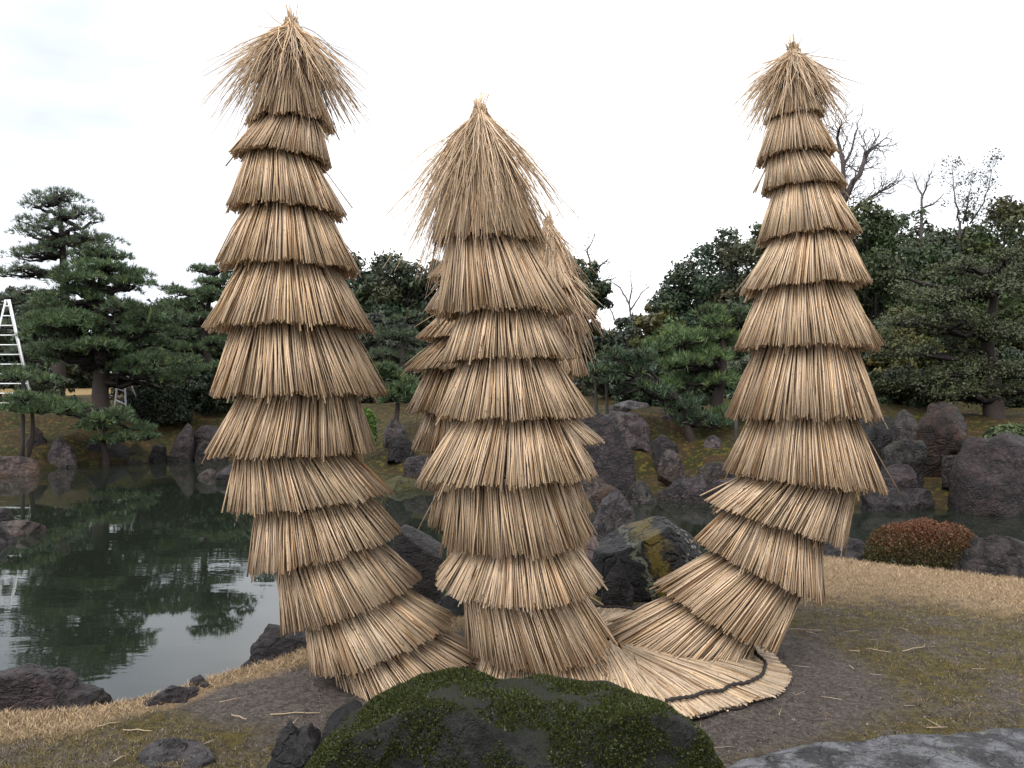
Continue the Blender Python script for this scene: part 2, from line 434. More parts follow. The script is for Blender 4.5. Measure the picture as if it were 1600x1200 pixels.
water = mk('pond_water', np.stack([wx.ravel(), wy.ravel(), np.full(wx.size, WATER)], 1),
           [np.stack([wi[:-1, :-1], wi[:-1, 1:], wi[1:, 1:], wi[1:, :-1]], -1).reshape(-1, 4)], m)
tag(water, 'still dark green pond water mirroring the trees', kind='structure')

# ------------------------------------------------------------------ straw wrapped trunks
def straw_cols(n, rng, dark=0.0):
    base = np.array([0.75, 0.580, 0.418])
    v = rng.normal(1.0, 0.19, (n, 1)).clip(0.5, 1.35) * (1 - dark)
    warm = rng.random((n, 1))
    c = base * v * np.concatenate([1 + 0 * warm, 1.0 - 0.05 * (warm > 0.7), 1.0 - 0.16 * (warm > 0.7)], 1)
    brown = rng.random((n, 1)) < 0.10
    return np.where(brown, c * np.array([0.62, 0.50, 0.40]), c)

def stalks(A, B, rng, r=0.0040, bend=0.010, taper=0.9, dark=0.0, K=3, sides=3):
    """straight-ish reeds from points A to points B"""
    n = len(A); t = np.linspace(0, 1, K)
    Pth = A[:, None] * (1 - t)[None, :, None] + B[:, None] * t[None, :, None]
    L = np.linalg.norm(B - A, axis=1)
    off = rng.normal(0, 1, (n, 3)) * (L * bend)[:, None]
    Pth = Pth + off[:, None] * (4 * t * (1 - t))[None, :, None]
    rad = (rng.normal(r, r * 0.33, n).clip(r * 0.45, r * 1.9))[:, None] * (taper + (1 - taper) * t)[None, :]
    V, f, own = tubes(Pth, rad, sides)
    c = straw_cols(n, rng, dark)[own]
    return V, f, c

def ring_frame(rim, D, tilt):
    xl, yl, xr, yr = rim
    a, b2 = P(xl, yl, D), P(xr, yr, D)
    c = (a + b2) / 2; R = np.linalg.norm(b2 - a) / 2
    u = (b2 - a) / (2 * R)
    w = np.array([0, -math.cos(tilt), -math.sin(tilt)]); w = unit(w - u * (w @ u))
    return c, R, u, w

def clump(th, rng, n=34, amp=0.38):
    """pull angles together into bunches so that gaps open between them"""
    ph = rng.random(3) * 6.28
    return th + amp / n * np.sin(n * th + ph[0]) + amp * 0.5 / 11 * np.sin(11 * th + ph[1])

def tier(parent, cr, above, rng, per_m=430, up=0.20, r0=0.60, dark=0.0, wild=0.0, frontsag=0.0):
    c, R, u, w = cr; ca, Ra, ua, wa = above
    parts = []
    axis = ca - c
    top = ca + axis * up
    n = int(per_m * R * 2)
    for layer, (k0, k1, ln) in enumerate(((r0, 1.0, 1.0), (r0 - 0.06, 0.94, 1.0), (r0 - 0.12, 0.86, 0.99))):
        th = clump((np.arange(n) + rng.random(n) * 1.2) / n * 2 * np.pi, rng)
        th2 = th + rng.normal(0, 0.024 + wild, n) + 0.035 * np.sin(7 * th + rng.random() * 6)
        ra = Ra * k0 * (1 + rng.normal(0, 0.035, n))
        rb = R * k1 * (1 + rng.normal(0, 0.018 + wild * 0.5, n) + 0.030 * np.sin(5 * th + rng.random() * 6) + 0.02 * np.sin(13 * th + rng.random() * 6))
        A = top + ra[:, None] * (np.cos(th)[:, None] * ua + np.sin(th)[:, None] * wa)
        B = c + rb[:, None] * (np.cos(th2)[:, None] * u + np.sin(th2)[:, None] * w)
        ln2 = ln + rng.normal(0, 0.017, n) + (rng.random(n) < 0.02) * rng.normal(0.0, 0.09, n)
        ln2 = ln2 + 0.02 * np.sin(9 * th + rng.random() * 6)
        B = A + (B - A) * ln2[:, None]
        B = B + rng.normal(0, 0.035, (n, 3)) * (rng.random((n, 1)) < 0.03)
        if layer < 2:           # slits where reeds are missing
            ok = np.ones(n, bool)
            for _ in range(rng.integers(1, 5)):
                g = rng.random() * 2 * np.pi; ok &= np.abs((th - g + np.pi) % (2 * np.pi) - np.pi) > rng.uniform(0.008, 0.035)
            ok &= rng.random(n) > 0.03
            A, B = A[ok], B[ok]
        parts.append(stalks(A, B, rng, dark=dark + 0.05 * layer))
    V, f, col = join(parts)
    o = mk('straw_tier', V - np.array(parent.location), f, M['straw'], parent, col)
    return tag(o, kind='stuff')

def crown(parent, tip, R, drop, rng, n=900, name='straw_crown', up=0.02, thick=0.0032, spread=(0.1, 1.0), tuft=14, lean=(0, 0)):
    t = np.linspace(0, 1, 7)
    th = clump(rng.random(n) * 2 * np.pi, rng, 15, 0.7)
    q = rng.beta(1.5, 1.35, n)
    rr = R * (spread[0] + (spread[1] - spread[0]) * q)
    dr = drop * (1.10 - 0.38 * q) * rng.normal(1, 0.16, n)
    ln_ = rng.uniform(0.62, 1.12, n); rr = rr * ln_; dr = dr * ln_
    outc = np.stack([np.cos(th), np.sin(th), 0 * th], 1)
    pr = 0.84 + 0.26 * rng.random(n)
    path = (tip + outc[:, None] * (rr[:, None] * t[None, :] ** pr[:, None])[..., None]
            - np.array([0, 0, 1.0]) * (dr[:, None] * (0.55 * t + 0.45 * t ** 1.6)[None, :])[..., None])
    path[:, 0] += rng.normal(0, 0.012, (n, 3)) + np.array([0, 0, up])
    path = path + rng.normal(0, 1, (n, 1, 3)) * (0.060 * t ** 2)[None, :, None] + rng.normal(0, 0.004, path.shape)
    path[..., 0] += lean[0] * (t ** 2)[None]; path[..., 1] += lean[1] * (t ** 2)[None]
    rad = rng.normal(thick, thick * 0.3, n).clip(thick * 0.4, thick * 2)[:, None] * (1.15 - 0.85 * t ** 2)[None]
    V, f, own = tubes(path, rad, 3, cap=False)
    parts = [(V, f, (straw_cols(n, rng, 0.10))[own])]
    if tuft:
        k = tuft
        A = tip + rng.normal(0, 0.010, (k, 3)); d = np.stack([rng.normal(0, 0.28, k), rng.normal(0, 0.28, k), np.ones(k)], 1)
        parts.append(stalks(A, A + d * rng.uniform(0.04, 0.12, k)[:, None], rng, 0.003, K=3, sides=3, taper=0.3))
    V, f, col = join(parts)
    return tag(mk(name, V - np.array(parent.location), f, M['straw'], parent, col), kind='stuff')

def wrapped(label, rims, Dt, Db, tip, cr, seed, tilt=0.0, base_xy=None, dark=0.0, wisps=None):
    rng = np.random.default_rng(seed)
    n = len(rims)
    k = np.linspace(0, 1, n)
    fr = [ring_frame(r, Dt + (Db - Dt) * k[i], tilt * max(0, (k[i] - 0.45) / 0.55)) for i, r in enumerate(rims)]
    root = empty('straw_wrapped_trunk', (fr[-1][0][0], fr[-1][0][1], 0.0))
    tag(root, label, 'wrapped tree', 'straw wrapped trunks of one winter clad cycad')
    tipP = P(tip[0], tip[1], Dt)
    # the wrapped stem inside the tiers
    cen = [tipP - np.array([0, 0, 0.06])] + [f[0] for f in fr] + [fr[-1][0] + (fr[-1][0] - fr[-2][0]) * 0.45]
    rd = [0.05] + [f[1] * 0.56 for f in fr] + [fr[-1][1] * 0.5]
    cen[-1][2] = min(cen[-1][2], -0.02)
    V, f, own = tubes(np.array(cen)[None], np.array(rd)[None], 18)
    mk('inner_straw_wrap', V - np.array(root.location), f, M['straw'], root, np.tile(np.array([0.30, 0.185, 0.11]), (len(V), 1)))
    for i in range(n):
        ab = fr[i - 1] if i else (tipP - np.array([0, 0, 0.17]), 0.07, fr[0][2], fr[0][3])
        tr_ = tier(root, fr[i], ab, rng, dark=dark, r0=0.61 if i else 0.5, wild=0.0)
        # the cord that ties the tier, under the tier above
        if i:
            cc, Ra, ua, wa = ab
            th = np.linspace(0, 2 * np.pi, 25)
            pp = cc + (cc - fr[i][0]) * 0.06 + Ra * 0.64 * (np.cos(th)[:, None] * ua + np.sin(th)[:, None] * wa)
            V, f, own = tubes(pp[None], np.full((1, 25), 0.006), 4)
            mk('tie_cord', V - np.array(root.location), f, M['rope'], tr_)
    for c_ in cr:
        last = crown(root, P(*c_['tip']), c_['R'], c_['drop'], rng, c_.get('n', 900), thick=c_.get('thick', 0.0028),
              spread=c_.get('spread', (0.1, 1.0)), tuft=c_.get('tuft', 14), lean=c_.get('lean', (0, 0)))
    # knot at the tip
    th = np.linspace(0, 2 * np.pi, 13)
    pp = tipP + np.stack([0.02 * np.cos(th), 0.02 * np.sin(th), 0.012 + 0 * th], 1)
    V, f, own = tubes(pp[None], np.full((1, 13), 0.006), 4)
    mk('tip_knot', V - np.array(root.location), f, M['straw'], last, np.tile(np.array([0.2, 0.13, 0.08]), (len(V), 1)))
    return root

D1 = 4.55
wrapped('tallest straw wrapped trunk at left, leaning out over the pond side',
        [(388, 194, 520, 196), (366, 246, 516, 256), (363, 330, 536, 336), (349, 420, 558, 424), (331, 516, 582, 514), (337, 617, 598, 615),
         (335, 706, 580, 704), (368, 792, 605, 770), (397, 888, 624, 832), (449, 975, 655, 905), (492, 1040, 705, 968), (543, 1098, 745, 1015), (575, 1135, 800, 1058)],
        4.45, 4.62, (455, 41), [dict(tip=(455, 41, 4.45), R=0.47, drop=0.54, n=1050, spread=(0.25, 1.0)), dict(tip=(455, 40, 4.45), R=0.24, drop=0.40, n=520, thick=0.0038, tuft=0)], 11)
wrapped('front straw wrapped trunk in the middle with the widest shaggy crown',
        [(678, 380, 852, 380), (686, 494, 892, 488), (690, 565, 896, 560), (686, 652, 910, 650), (660, 745, 926, 740), (694, 842, 920, 838), (681, 900, 936, 905),
         (733, 1000, 952, 995), (735, 1085, 975, 1075)],
        4.30, 4.38, (750, 178), [dict(tip=(750, 178, 4.3), R=0.50, drop=0.80, n=1350, spread=(0.2, 1.0)), dict(tip=(750, 180, 4.3), R=0.30, drop=0.72, n=900, thick=0.0038, tuft=26)], 12, tilt=0.22)
wrapped('right straw wrapped trunk curving up from the tied straw mat',
        [(1196, 188, 1284, 182), (1184, 250, 1302, 242), (1193, 298, 1318, 294), (1187, 376, 1337, 368), (1161, 456, 1350, 446), (1153, 543, 1364, 545),
         (1142, 651, 1367, 650), (1138, 736, 1368, 762), (1110, 785, 1308, 848), (1090, 846, 1280, 936), (1028, 915, 1205, 1008), (950, 985, 1150, 1045)],
        4.80, 4.92, (1240, 81), [dict(tip=(1240, 81, 4.8), R=0.38, drop=0.46, n=760, spread=(0.25, 1.0)), dict(tip=(1240, 81, 4.8), R=0.20, drop=0.36, n=420, thick=0.0038, tuft=18)], 13)
wrapped('half hidden straw wrapped trunk behind the middle one, showing on its left',
        [(672, 436, 842, 436), (668, 486, 850, 486), (655, 530, 850, 530), (636, 578, 840, 578), (636, 642, 836, 642), (646, 700, 842, 700), (655, 758, 846, 758),
         (671, 818, 850, 818), (700, 875, 865, 870), (725, 925, 885, 920), (745, 965, 905, 960)],
        5.35, 5.45, (758, 330), [dict(tip=(758, 330, 5.35), R=0.36, drop=0.4, n=450)], 14)
wrapped('shorter straw wrapped trunk behind the middle one, its crown showing on the right',
        [(790, 455, 912, 455), (772, 520, 915, 520), (728, 586, 913, 586), (735, 649, 921, 649), (752, 690, 938, 690), (748, 742, 930, 742), (745, 800, 922, 800),
         (745, 862, 916, 862), (760, 920, 925, 920), (775, 962, 935, 962)],
        5.6, 5.5, (857, 350), [dict(tip=(857, 350, 5.6), R=0.28, drop=0.55, n=650), dict(tip=(862, 405, 5.55), R=0.36, drop=0.62, n=800, thick=0.0042, spread=(0.3, 1.0), tuft=0)], 15)

# straw mat laid round the feet of the trunks
MC = np.array([0.38, 4.84])
mat_root = tag(empty('straw_mat', (MC[0], MC[1], 0)), 'straw mat tied with black rope on the ground round the trunk feet', 'straw mat')
_ra = np.radians([-180, -112, -90, -66, -60, -45, -34, -24, -18, -5, 10, 20, 28, 60, 110, 160, 250])
_rr = np.array([1.05, 0.98, 0.96, 0.97, 0.99, 1.03, 1.09, 1.17, 1.19, 1.19, 1.17, 1.15, 1.15, 1.22, 1.2, 1.05, 1.0])
def rim_r(th): return np.interp(th, _ra, _rr) * (1 + 0.008 * np.sin(th * 23))
def mat_panel(a0, a1, r0, r1, seed, h=0.20, per=640, rope=True, skew=0.0):
    rng = np.random.default_rng(seed)
    span = math.radians(a1 - a0)
    parts = []
    n = int(per * span * r1 / 1.2)
    def hz(r, rim): return 0.035 + h * (1 - r / rim).clip(0) ** 1.2
    for lay in range(3):
        th = math.radians(a0) + span * (np.arange(n) + rng.random(n)) / n
        rim = rim_r(th)
        ra = r0 * (0.8 + 0.5 * rng.random(n)); rb = rim * (1 - 0.012 * lay + rng.normal(0, 0.012, n))
        th2 = th + rng.normal(0, 0.035, n) + skew * 0.1
        th1 = th + rng.normal(0, 0.06, n) + skew
        za = hz(ra, rim) + 0.008 * (3 - lay) + ground_z(MC[0] + ra * np.cos(th1), MC[1] + ra * np.sin(th1))
        zb = 0.010 + 0.011 * (3 - lay) + ground_z(MC[0] + rb * np.cos(th2), MC[1] + rb * np.sin(th2)).clip(-0.08)
        A = np.stack([MC[0] + ra * np.cos(th1), MC[1] + ra * np.sin(th1), za], 1)
        B = np.stack([MC[0] + rb * np.cos(th2), MC[1] + rb * np.sin(th2), zb], 1)
        parts.append(stalks(A, B, rng, r=0.0046, bend=0.012, dark=0.14))
    V, f, col = join(parts)
    tag(mk('straw_panel', V - np.array(mat_root.location), f, M['straw'], mat_root, col), kind='stuff')
def mat_rope(a0, a1, fr_, rad_, dz):
    th = np.linspace(math.radians(a0), math.radians(a1), 140)
    rim = rim_r(th) * fr_ + 0.004 * np.sin(th * 31)
    z = dz + 0.007 * np.abs(np.sin(th * 17)) + ground_z(MC[0] + rim * np.cos(th), MC[1] + rim * np.sin(th)).clip(-0.08)
    pp = np.stack([MC[0] + rim * np.cos(th), MC[1] + rim * np.sin(th), z], 1)
    V, f, own = tubes(pp[None], (rad_ * (1 + 0.25 * np.sin(th * 150)))[None], 6)
    mk('rope', V - np.array(mat_root.location), f, M['rope'], mat_root)
mat_panel(-31, 28, 0.42, 1.19, 3, skew=0.05)
mat_panel(-65, -32, 0.40, 1.08, 4, skew=0.12)
mat_panel(-112, -68, 0.35, 0.98, 5, h=0.26, rope=False, skew=0.25)
mat_panel(30, 108, 0.40, 1.22, 6, h=0.16)
mat_rope(-64, 27, 0.905, 0.0095, 0.086)
mat_rope(-64, 27, 1.004, 0.006, 0.02)
mat_rope(32, 106, 0.90, 0.008, 0.09)

# ------------------------------------------------------------------ rocks
def rock(name, label, D, outline, depth, mat, seed, res=(52, 12), cuts=9, rough=0.06, group=None, fine=1.0, yoff=0.0, edge_p=0.5):
    rng = np.random.default_rng(seed)
    O = np.array([P(x, y, D) for x, y in outline])[:, [0, 2]]
    seg = np.linalg.norm(np.roll(O, -1, 0) - O, axis=1); s = np.concatenate([[0], np.cumsum(seg)])
    nT, nR = res
    q = np.arange(nT) / nT * s[-1]
    Oc = np.concatenate([O, O[:1]])
    B = np.stack([np.interp(q, s, Oc[:, 0]), np.interp(q, s, Oc[:, 1])], 1)
    cen = B.mean(0)
    size = 0.5 * math.sqrt((B[:, 0].max() - B[:, 0].min()) * (B[:, 1].max() - B[:, 1].min()))
    ph = np.linspace(-np.pi / 2, np.pi / 2, 2 * nR + 1)[1:-1]
    cp, sp = np.cos(ph) ** edge_p, np.sign(ph) * np.abs(np.sin(ph)) ** 0.75
    V = np.empty((len(ph), nT, 3))
    V[..., 0] = (B[None, :, 0] - cen[0]) * cp[:, None]
    V[..., 2] = (B[None, :, 1] - cen[1]) * cp[:, None]
    V[..., 1] = depth * sp[:, None] * (1 + 0 * B[None, :, 0])
    V = V.reshape(-1, 3)
    V = np.concatenate([V, [[0, -depth, 0], [0, depth, 0]]])
    # flat broken faces, mostly on the front and back so that the outline stays
    for i in range(cuts):
        nrm = unit(np.array([rng.normal(0, 0.75), -abs(rng.normal(0.8, 0.4)) if i % 3 else rng.normal(0, 1), rng.normal(0.25, 0.6)]))
        dd = V @ nrm
        h = dd.max() * rng.uniform(0.52, 0.80)
        V = V - np.maximum(0, dd - h)[:, None] * nrm * 0.94
    amp = size * rough
    nrm = unit(V / np.array([1, max(depth, 1e-3) / max(size, 1e-3), 1]) + 1e-6)
    sc_ = 1.0 / max(size, 1e-3)
    sd = Vector((seed * 1.7, 2, 3))
    st = Vector((1.0, 1.0, 1.9))
    d = np.array([mnoise.fractal(Vector(p) * sc_ * 1.3 + sd, 0.9, 2.0, 3) for p in V.tolist()])
    rid = np.array([mnoise.ridged_multi_fractal(Vector((p[0], p[1], p[2] * 1.8)) * sc_ * 1.5 + sd, 0.85, 2.1, 5, 0.9, 1.8) - 1.15 for p in V.tolist()])
    cell = np.array([mnoise.voronoi(Vector((p[0], p[1], p[2] * 1.5)) * sc_ * 2.6 + sd)[0] for p in V.tolist()])
    edge = np.minimum(cell[:, 1] - cell[:, 0], 0.35) - 0.2
    V = V + nrm * (amp * (d * 1.3 + fine * 0.6 * rid + fine * 0.8 * edge))[:, None]
    for a_, b_ in ((0, 0), (2, 1)):
        lo_, hi_ = V[:, a_].min(), V[:, a_].max(); bl, bh = B[:, b_].min() - cen[b_], B[:, b_].max() - cen[b_]
        V[:, a_] = bl + (V[:, a_] - lo_) * (bh - bl) / (hi_ - lo_)
    gb = min(float(ground_z(cen[0], D - depth * 0.9)), float(ground_z(cen[0], D))) - 0.06 - cen[1]
    if V[:, 2].min() > gb:          # seat the stone in the ground
        lo = V[:, 2] < 0
        V[lo, 2] *= gb / V[:, 2].min()
    idx = np.arange((len(ph)) * nT).reshape(len(ph), nT); nx = np.roll(idx, -1, 1)
    quads = np.stack([idx[:-1], nx[:-1], nx[1:], idx[1:]], -1).reshape(-1, 4)
    a0, a1 = len(V) - 2, len(V) - 1
    t0 = np.stack([np.full(nT, a0), nx[0], idx[0]], 1); t1 = np.stack([np.full(nT, a1), idx[-1], nx[-1]], 1)
    ob = mk(name, V, [quads, np.concatenate([t0, t1])], RM[mat])
    ob.location = (cen[0], D + yoff, cen[1])
    if label: tag(ob, label, 'rock', group)
    return ob

NEAR = 'rocks on the near lawn and shore'; FARB = 'rocks along the far bank'
boulder = rock('mossy_boulder', 'large dark boulder with green moss in front of the straw trunks', 2.95,
     [(455, 1330), (478, 1210), (505, 1176), (548, 1136), (600, 1106), (650, 1080), (700, 1066), (735, 1066), (768, 1080), (800, 1075), (850, 1083), (905, 1088), (960, 1086),
      (1010, 1100), (1050, 1128), (1085, 1156), (1112, 1191), (1135, 1230), (1150, 1330), (800, 1370)], 0.42, 'mossy', 3, (150, 44), cuts=4, rough=0.07, fine=0.5, edge_p=0.85)
# moss: thousands of little tufts on the boulder
def moss_on(ob, n, seed, size, colr, zmin=0.0):
    rng = np.random.default_rng(seed)
    me = ob.data
    nv = len(me.vertices); co = np.empty(nv * 3, np.float32); me.vertices.foreach_get('co', co); co = co.reshape(-1, 3)
    no = np.empty(nv * 3, np.float32); me.vertices.foreach_get('normal', no); no = no.reshape(-1, 3)
    me.calc_loop_triangles()
    tr = np.empty(len(me.loop_triangles) * 3, np.int32); me.loop_triangles.foreach_get('vertices', tr); tr = tr.reshape(-1, 3)
    a, b_, c_ = co[tr[:, 0]], co[tr[:, 1]], co[tr[:, 2]]
    area = np.linalg.norm(np.cross(b_ - a, c_ - a), axis=1)
    f = rng.choice(len(tr), n, p=area / area.sum())
    u, v = rng.random(n), rng.random(n); k = u + v > 1; u[k], v[k] = 1 - u[k], 1 - v[k]
    p = a[f] + (b_ - a)[f] * u[:, None] + (c_ - a)[f] * v[:, None]
    nn = unit(no[tr[f, 0]] + no[tr[f, 1]] + no[tr[f, 2]])
    mask = 1.1 * vnoise(p, 5.0, 5, seed) + 0.30 * nn[:, 2] + 0.10
    band = 1 - smoothstep(0.12, 0.24, np.abs(p[:, 2] - zmin - 0.10 * np.abs(p[:, 0])))        # it grows in a belt below the bare crest
    keep = (mask + 0.42 * band + rng.normal(0, 0.09, n) > 0.44) & (p[:, 1] < 0.2)
    p, nn, mask = p[keep], nn[keep], mask[keep]
    n = len(p)
    t1 = unit(np.cross(nn, rng.normal(0, 1, (n, 3)))); 
    h = size * rng.uniform(0.5, 1.4, n)[:, None]
    lean = unit(nn + rng.normal(0, 0.5, (n, 3)))
    Vv = np.stack([p - t1 * h * 0.45, p + t1 * h * 0.45, p + lean * h + t1 * h * rng.normal(0, 0.3, (n, 1))], 1).reshape(-1, 3)
    cc = np.array(colr) * rng.uniform(0.35, 1.5, (n, 1)) * np.concatenate([rng.uniform(0.7, 1.35, (n, 1)), np.ones((n, 1)), rng.uniform(0.5, 1.2, (n, 1))], 1)
    return tag(mk('moss', Vv, [np.arange(3 * n).reshape(-1, 3)], M['foliage'], ob, np.repeat(cc, 3, 0), smooth=False), kind='stuff')
moss_on(boulder, 260000, 5, 0.0075, (0.034, 0.044, 0.007), zmin=0.08)

R = rock
R('pointed_rock', 'small black pointed rock at the left foot of the mossy boulder', 3.25, [(410, 1275), (418, 1190), (428, 1150), (444, 1131), (456, 1152), (478, 1142), (492, 1160), (505, 1200), (520, 1275)], 0.16, 'black', 21, (90, 23), rough=0.12)
R('low_rock', 'low black rock between the mossy boulder and the left straw trunk', 3.45, [(490, 1225), (505, 1150), (530, 1122), (556, 1112), (580, 1130), (590, 1225)], 0.2, 'black', 22, (90, 23), rough=0.1)
R('small_stone', 'small grey stone lying on the flat lawn stone', 3.63, [(246, 1180), (252, 1162), (268, 1157), (286, 1168), (290, 1182)], 0.06, 'grey', 24, (60, 13), rough=0.1)
R('shore_rock', 'big purple brown shore rock at the left edge of the photo', 4.35, [(-90, 1150), (-75, 1070), (-40, 1050), (5, 1046), (45, 1047), (64, 1062), (76, 1080), (108, 1084), (134, 1100), (148, 1130), (40, 1175)], 0.32, 'purple', 25, (135, 37), rough=0.10)
R('shore_rock', 'long jagged shore rock at the edge of the left lawn', 4.28, [(150, 1128), (185, 1106), (214, 1093), (238, 1077), (262, 1084), (292, 1088), (300, 1108), (280, 1135), (200, 1150)], 0.14, 'purple', 26, (120, 23), rough=0.14)
R('shore_rock', 'small jagged shore rock next to the long one on the left lawn edge', 4.5, [(280, 1100), (288, 1069), (310, 1057), (330, 1064), (342, 1078), (335, 1100), (305, 1118)], 0.13, 'purple', 27, (90, 20), rough=0.12)
R('shore_rock', 'blocky purple shore rock just left of the left straw trunk', 5.45, [(385, 1062), (397, 1010), (424, 985), (500, 983), (530, 1010), (525, 1060), (450, 1075)], 0.26, 'purple', 28, (135, 34), rough=0.10)
R('shore_rock', 'low grey shore rock below the blocky one left of the left trunk', 5.3, [(355, 1068), (372, 1045), (395, 1032), (410, 1045), (410, 1070)], 0.12, 'grey', 29, (75, 17), rough=0.12)
R('standing_rock', 'rounded dark rock with pale top seen between the left and middle trunks', 7.0, [(612, 885), (618, 846), (634, 827), (655, 820), (682, 834), (694, 862), (690, 905), (688, 1010), (640, 1010), (625, 940)], 0.3, 'purple', 30, (105, 27), rough=0.05)
R('shore_rock', 'black rock low behind the left and middle trunks', 6.2, [(668, 960), (690, 920), (735, 925), (770, 960), (775, 1010), (690, 1015)], 0.25, 'black', 31, (90, 20))
R('lichen_boulder', 'big black boulder with yellow and white lichen behind the right trunk', 6.7, [(922, 985), (922, 890), (934, 852), (968, 827), (1003, 810), (1036, 820), (1068, 844), (1092, 866), (1110, 985), (1010, 1000)], 0.42, 'lichen', 32, (150, 40), cuts=2, rough=0.04, edge_p=0.95)
R('pointed_rock', 'slim pointed brown stone leaning on the lichen boulder', 6.15, [(938, 1000), (942, 925), (952, 908), (966, 888), (973, 865), (980, 900), (992, 920), (988, 1000)], 0.10, 'purple', 33, (75, 17), rough=0.06)
R('pink_stone', 'pale pinkish stone peeping out left of the lichen boulder', 7.4, [(895, 900), (908, 842), (932, 836), (948, 865), (950, 900)], 0.15, 'pink', 34, (75, 17))
R('shore_rock', 'dark flat rock left of the red shrub behind the lawn crest', 8.7, [(1262, 895), (1276, 850), (1318, 836), (1350, 843), (1372, 870), (1375, 905)], 0.3, 'purple', 35, (105, 23), rough=0.09)
R('shore_rock', 'grey peaked rock right of the red shrub at the photo edge', 7.6, [(1495, 915), (1520, 880), (1555, 844), (1580, 838), (1612, 850), (1650, 880), (1670, 930)], 0.32, 'grey', 36, (120, 30), rough=0.08)
R('water_rock', 'pointed dark rock standing in the pond above the lichen boulder', 13.0, [(922, 875), (930, 815), (944, 782), (962, 762), (974, 775), (988, 798), (994, 835), (996, 875)], 0.4, 'grey', 37, (90, 23), rough=0.1)
R('water_rock', 'grey rock in the pond at the left photo edge', 12.5, [(-60, 880), (-45, 820), (-10, 812), (8, 818), (19, 848), (12, 880)], 0.4, 'far_grey', 38)
R('water_rock', 'flat rust stained rock lying in the pond at the left photo edge', 13.6, [(-20, 855), (-5, 815), (25, 812), (62, 822), (60, 838), (45, 850)], 0.3, 'rusty', 39)
R('water_rock', 'dark red knob of rock behind the flat pond rock at left', 14.4, [(-25, 835), (-15, 798), (5, 794), (12, 812), (12, 835)], 0.3, 'far_purple', 40)
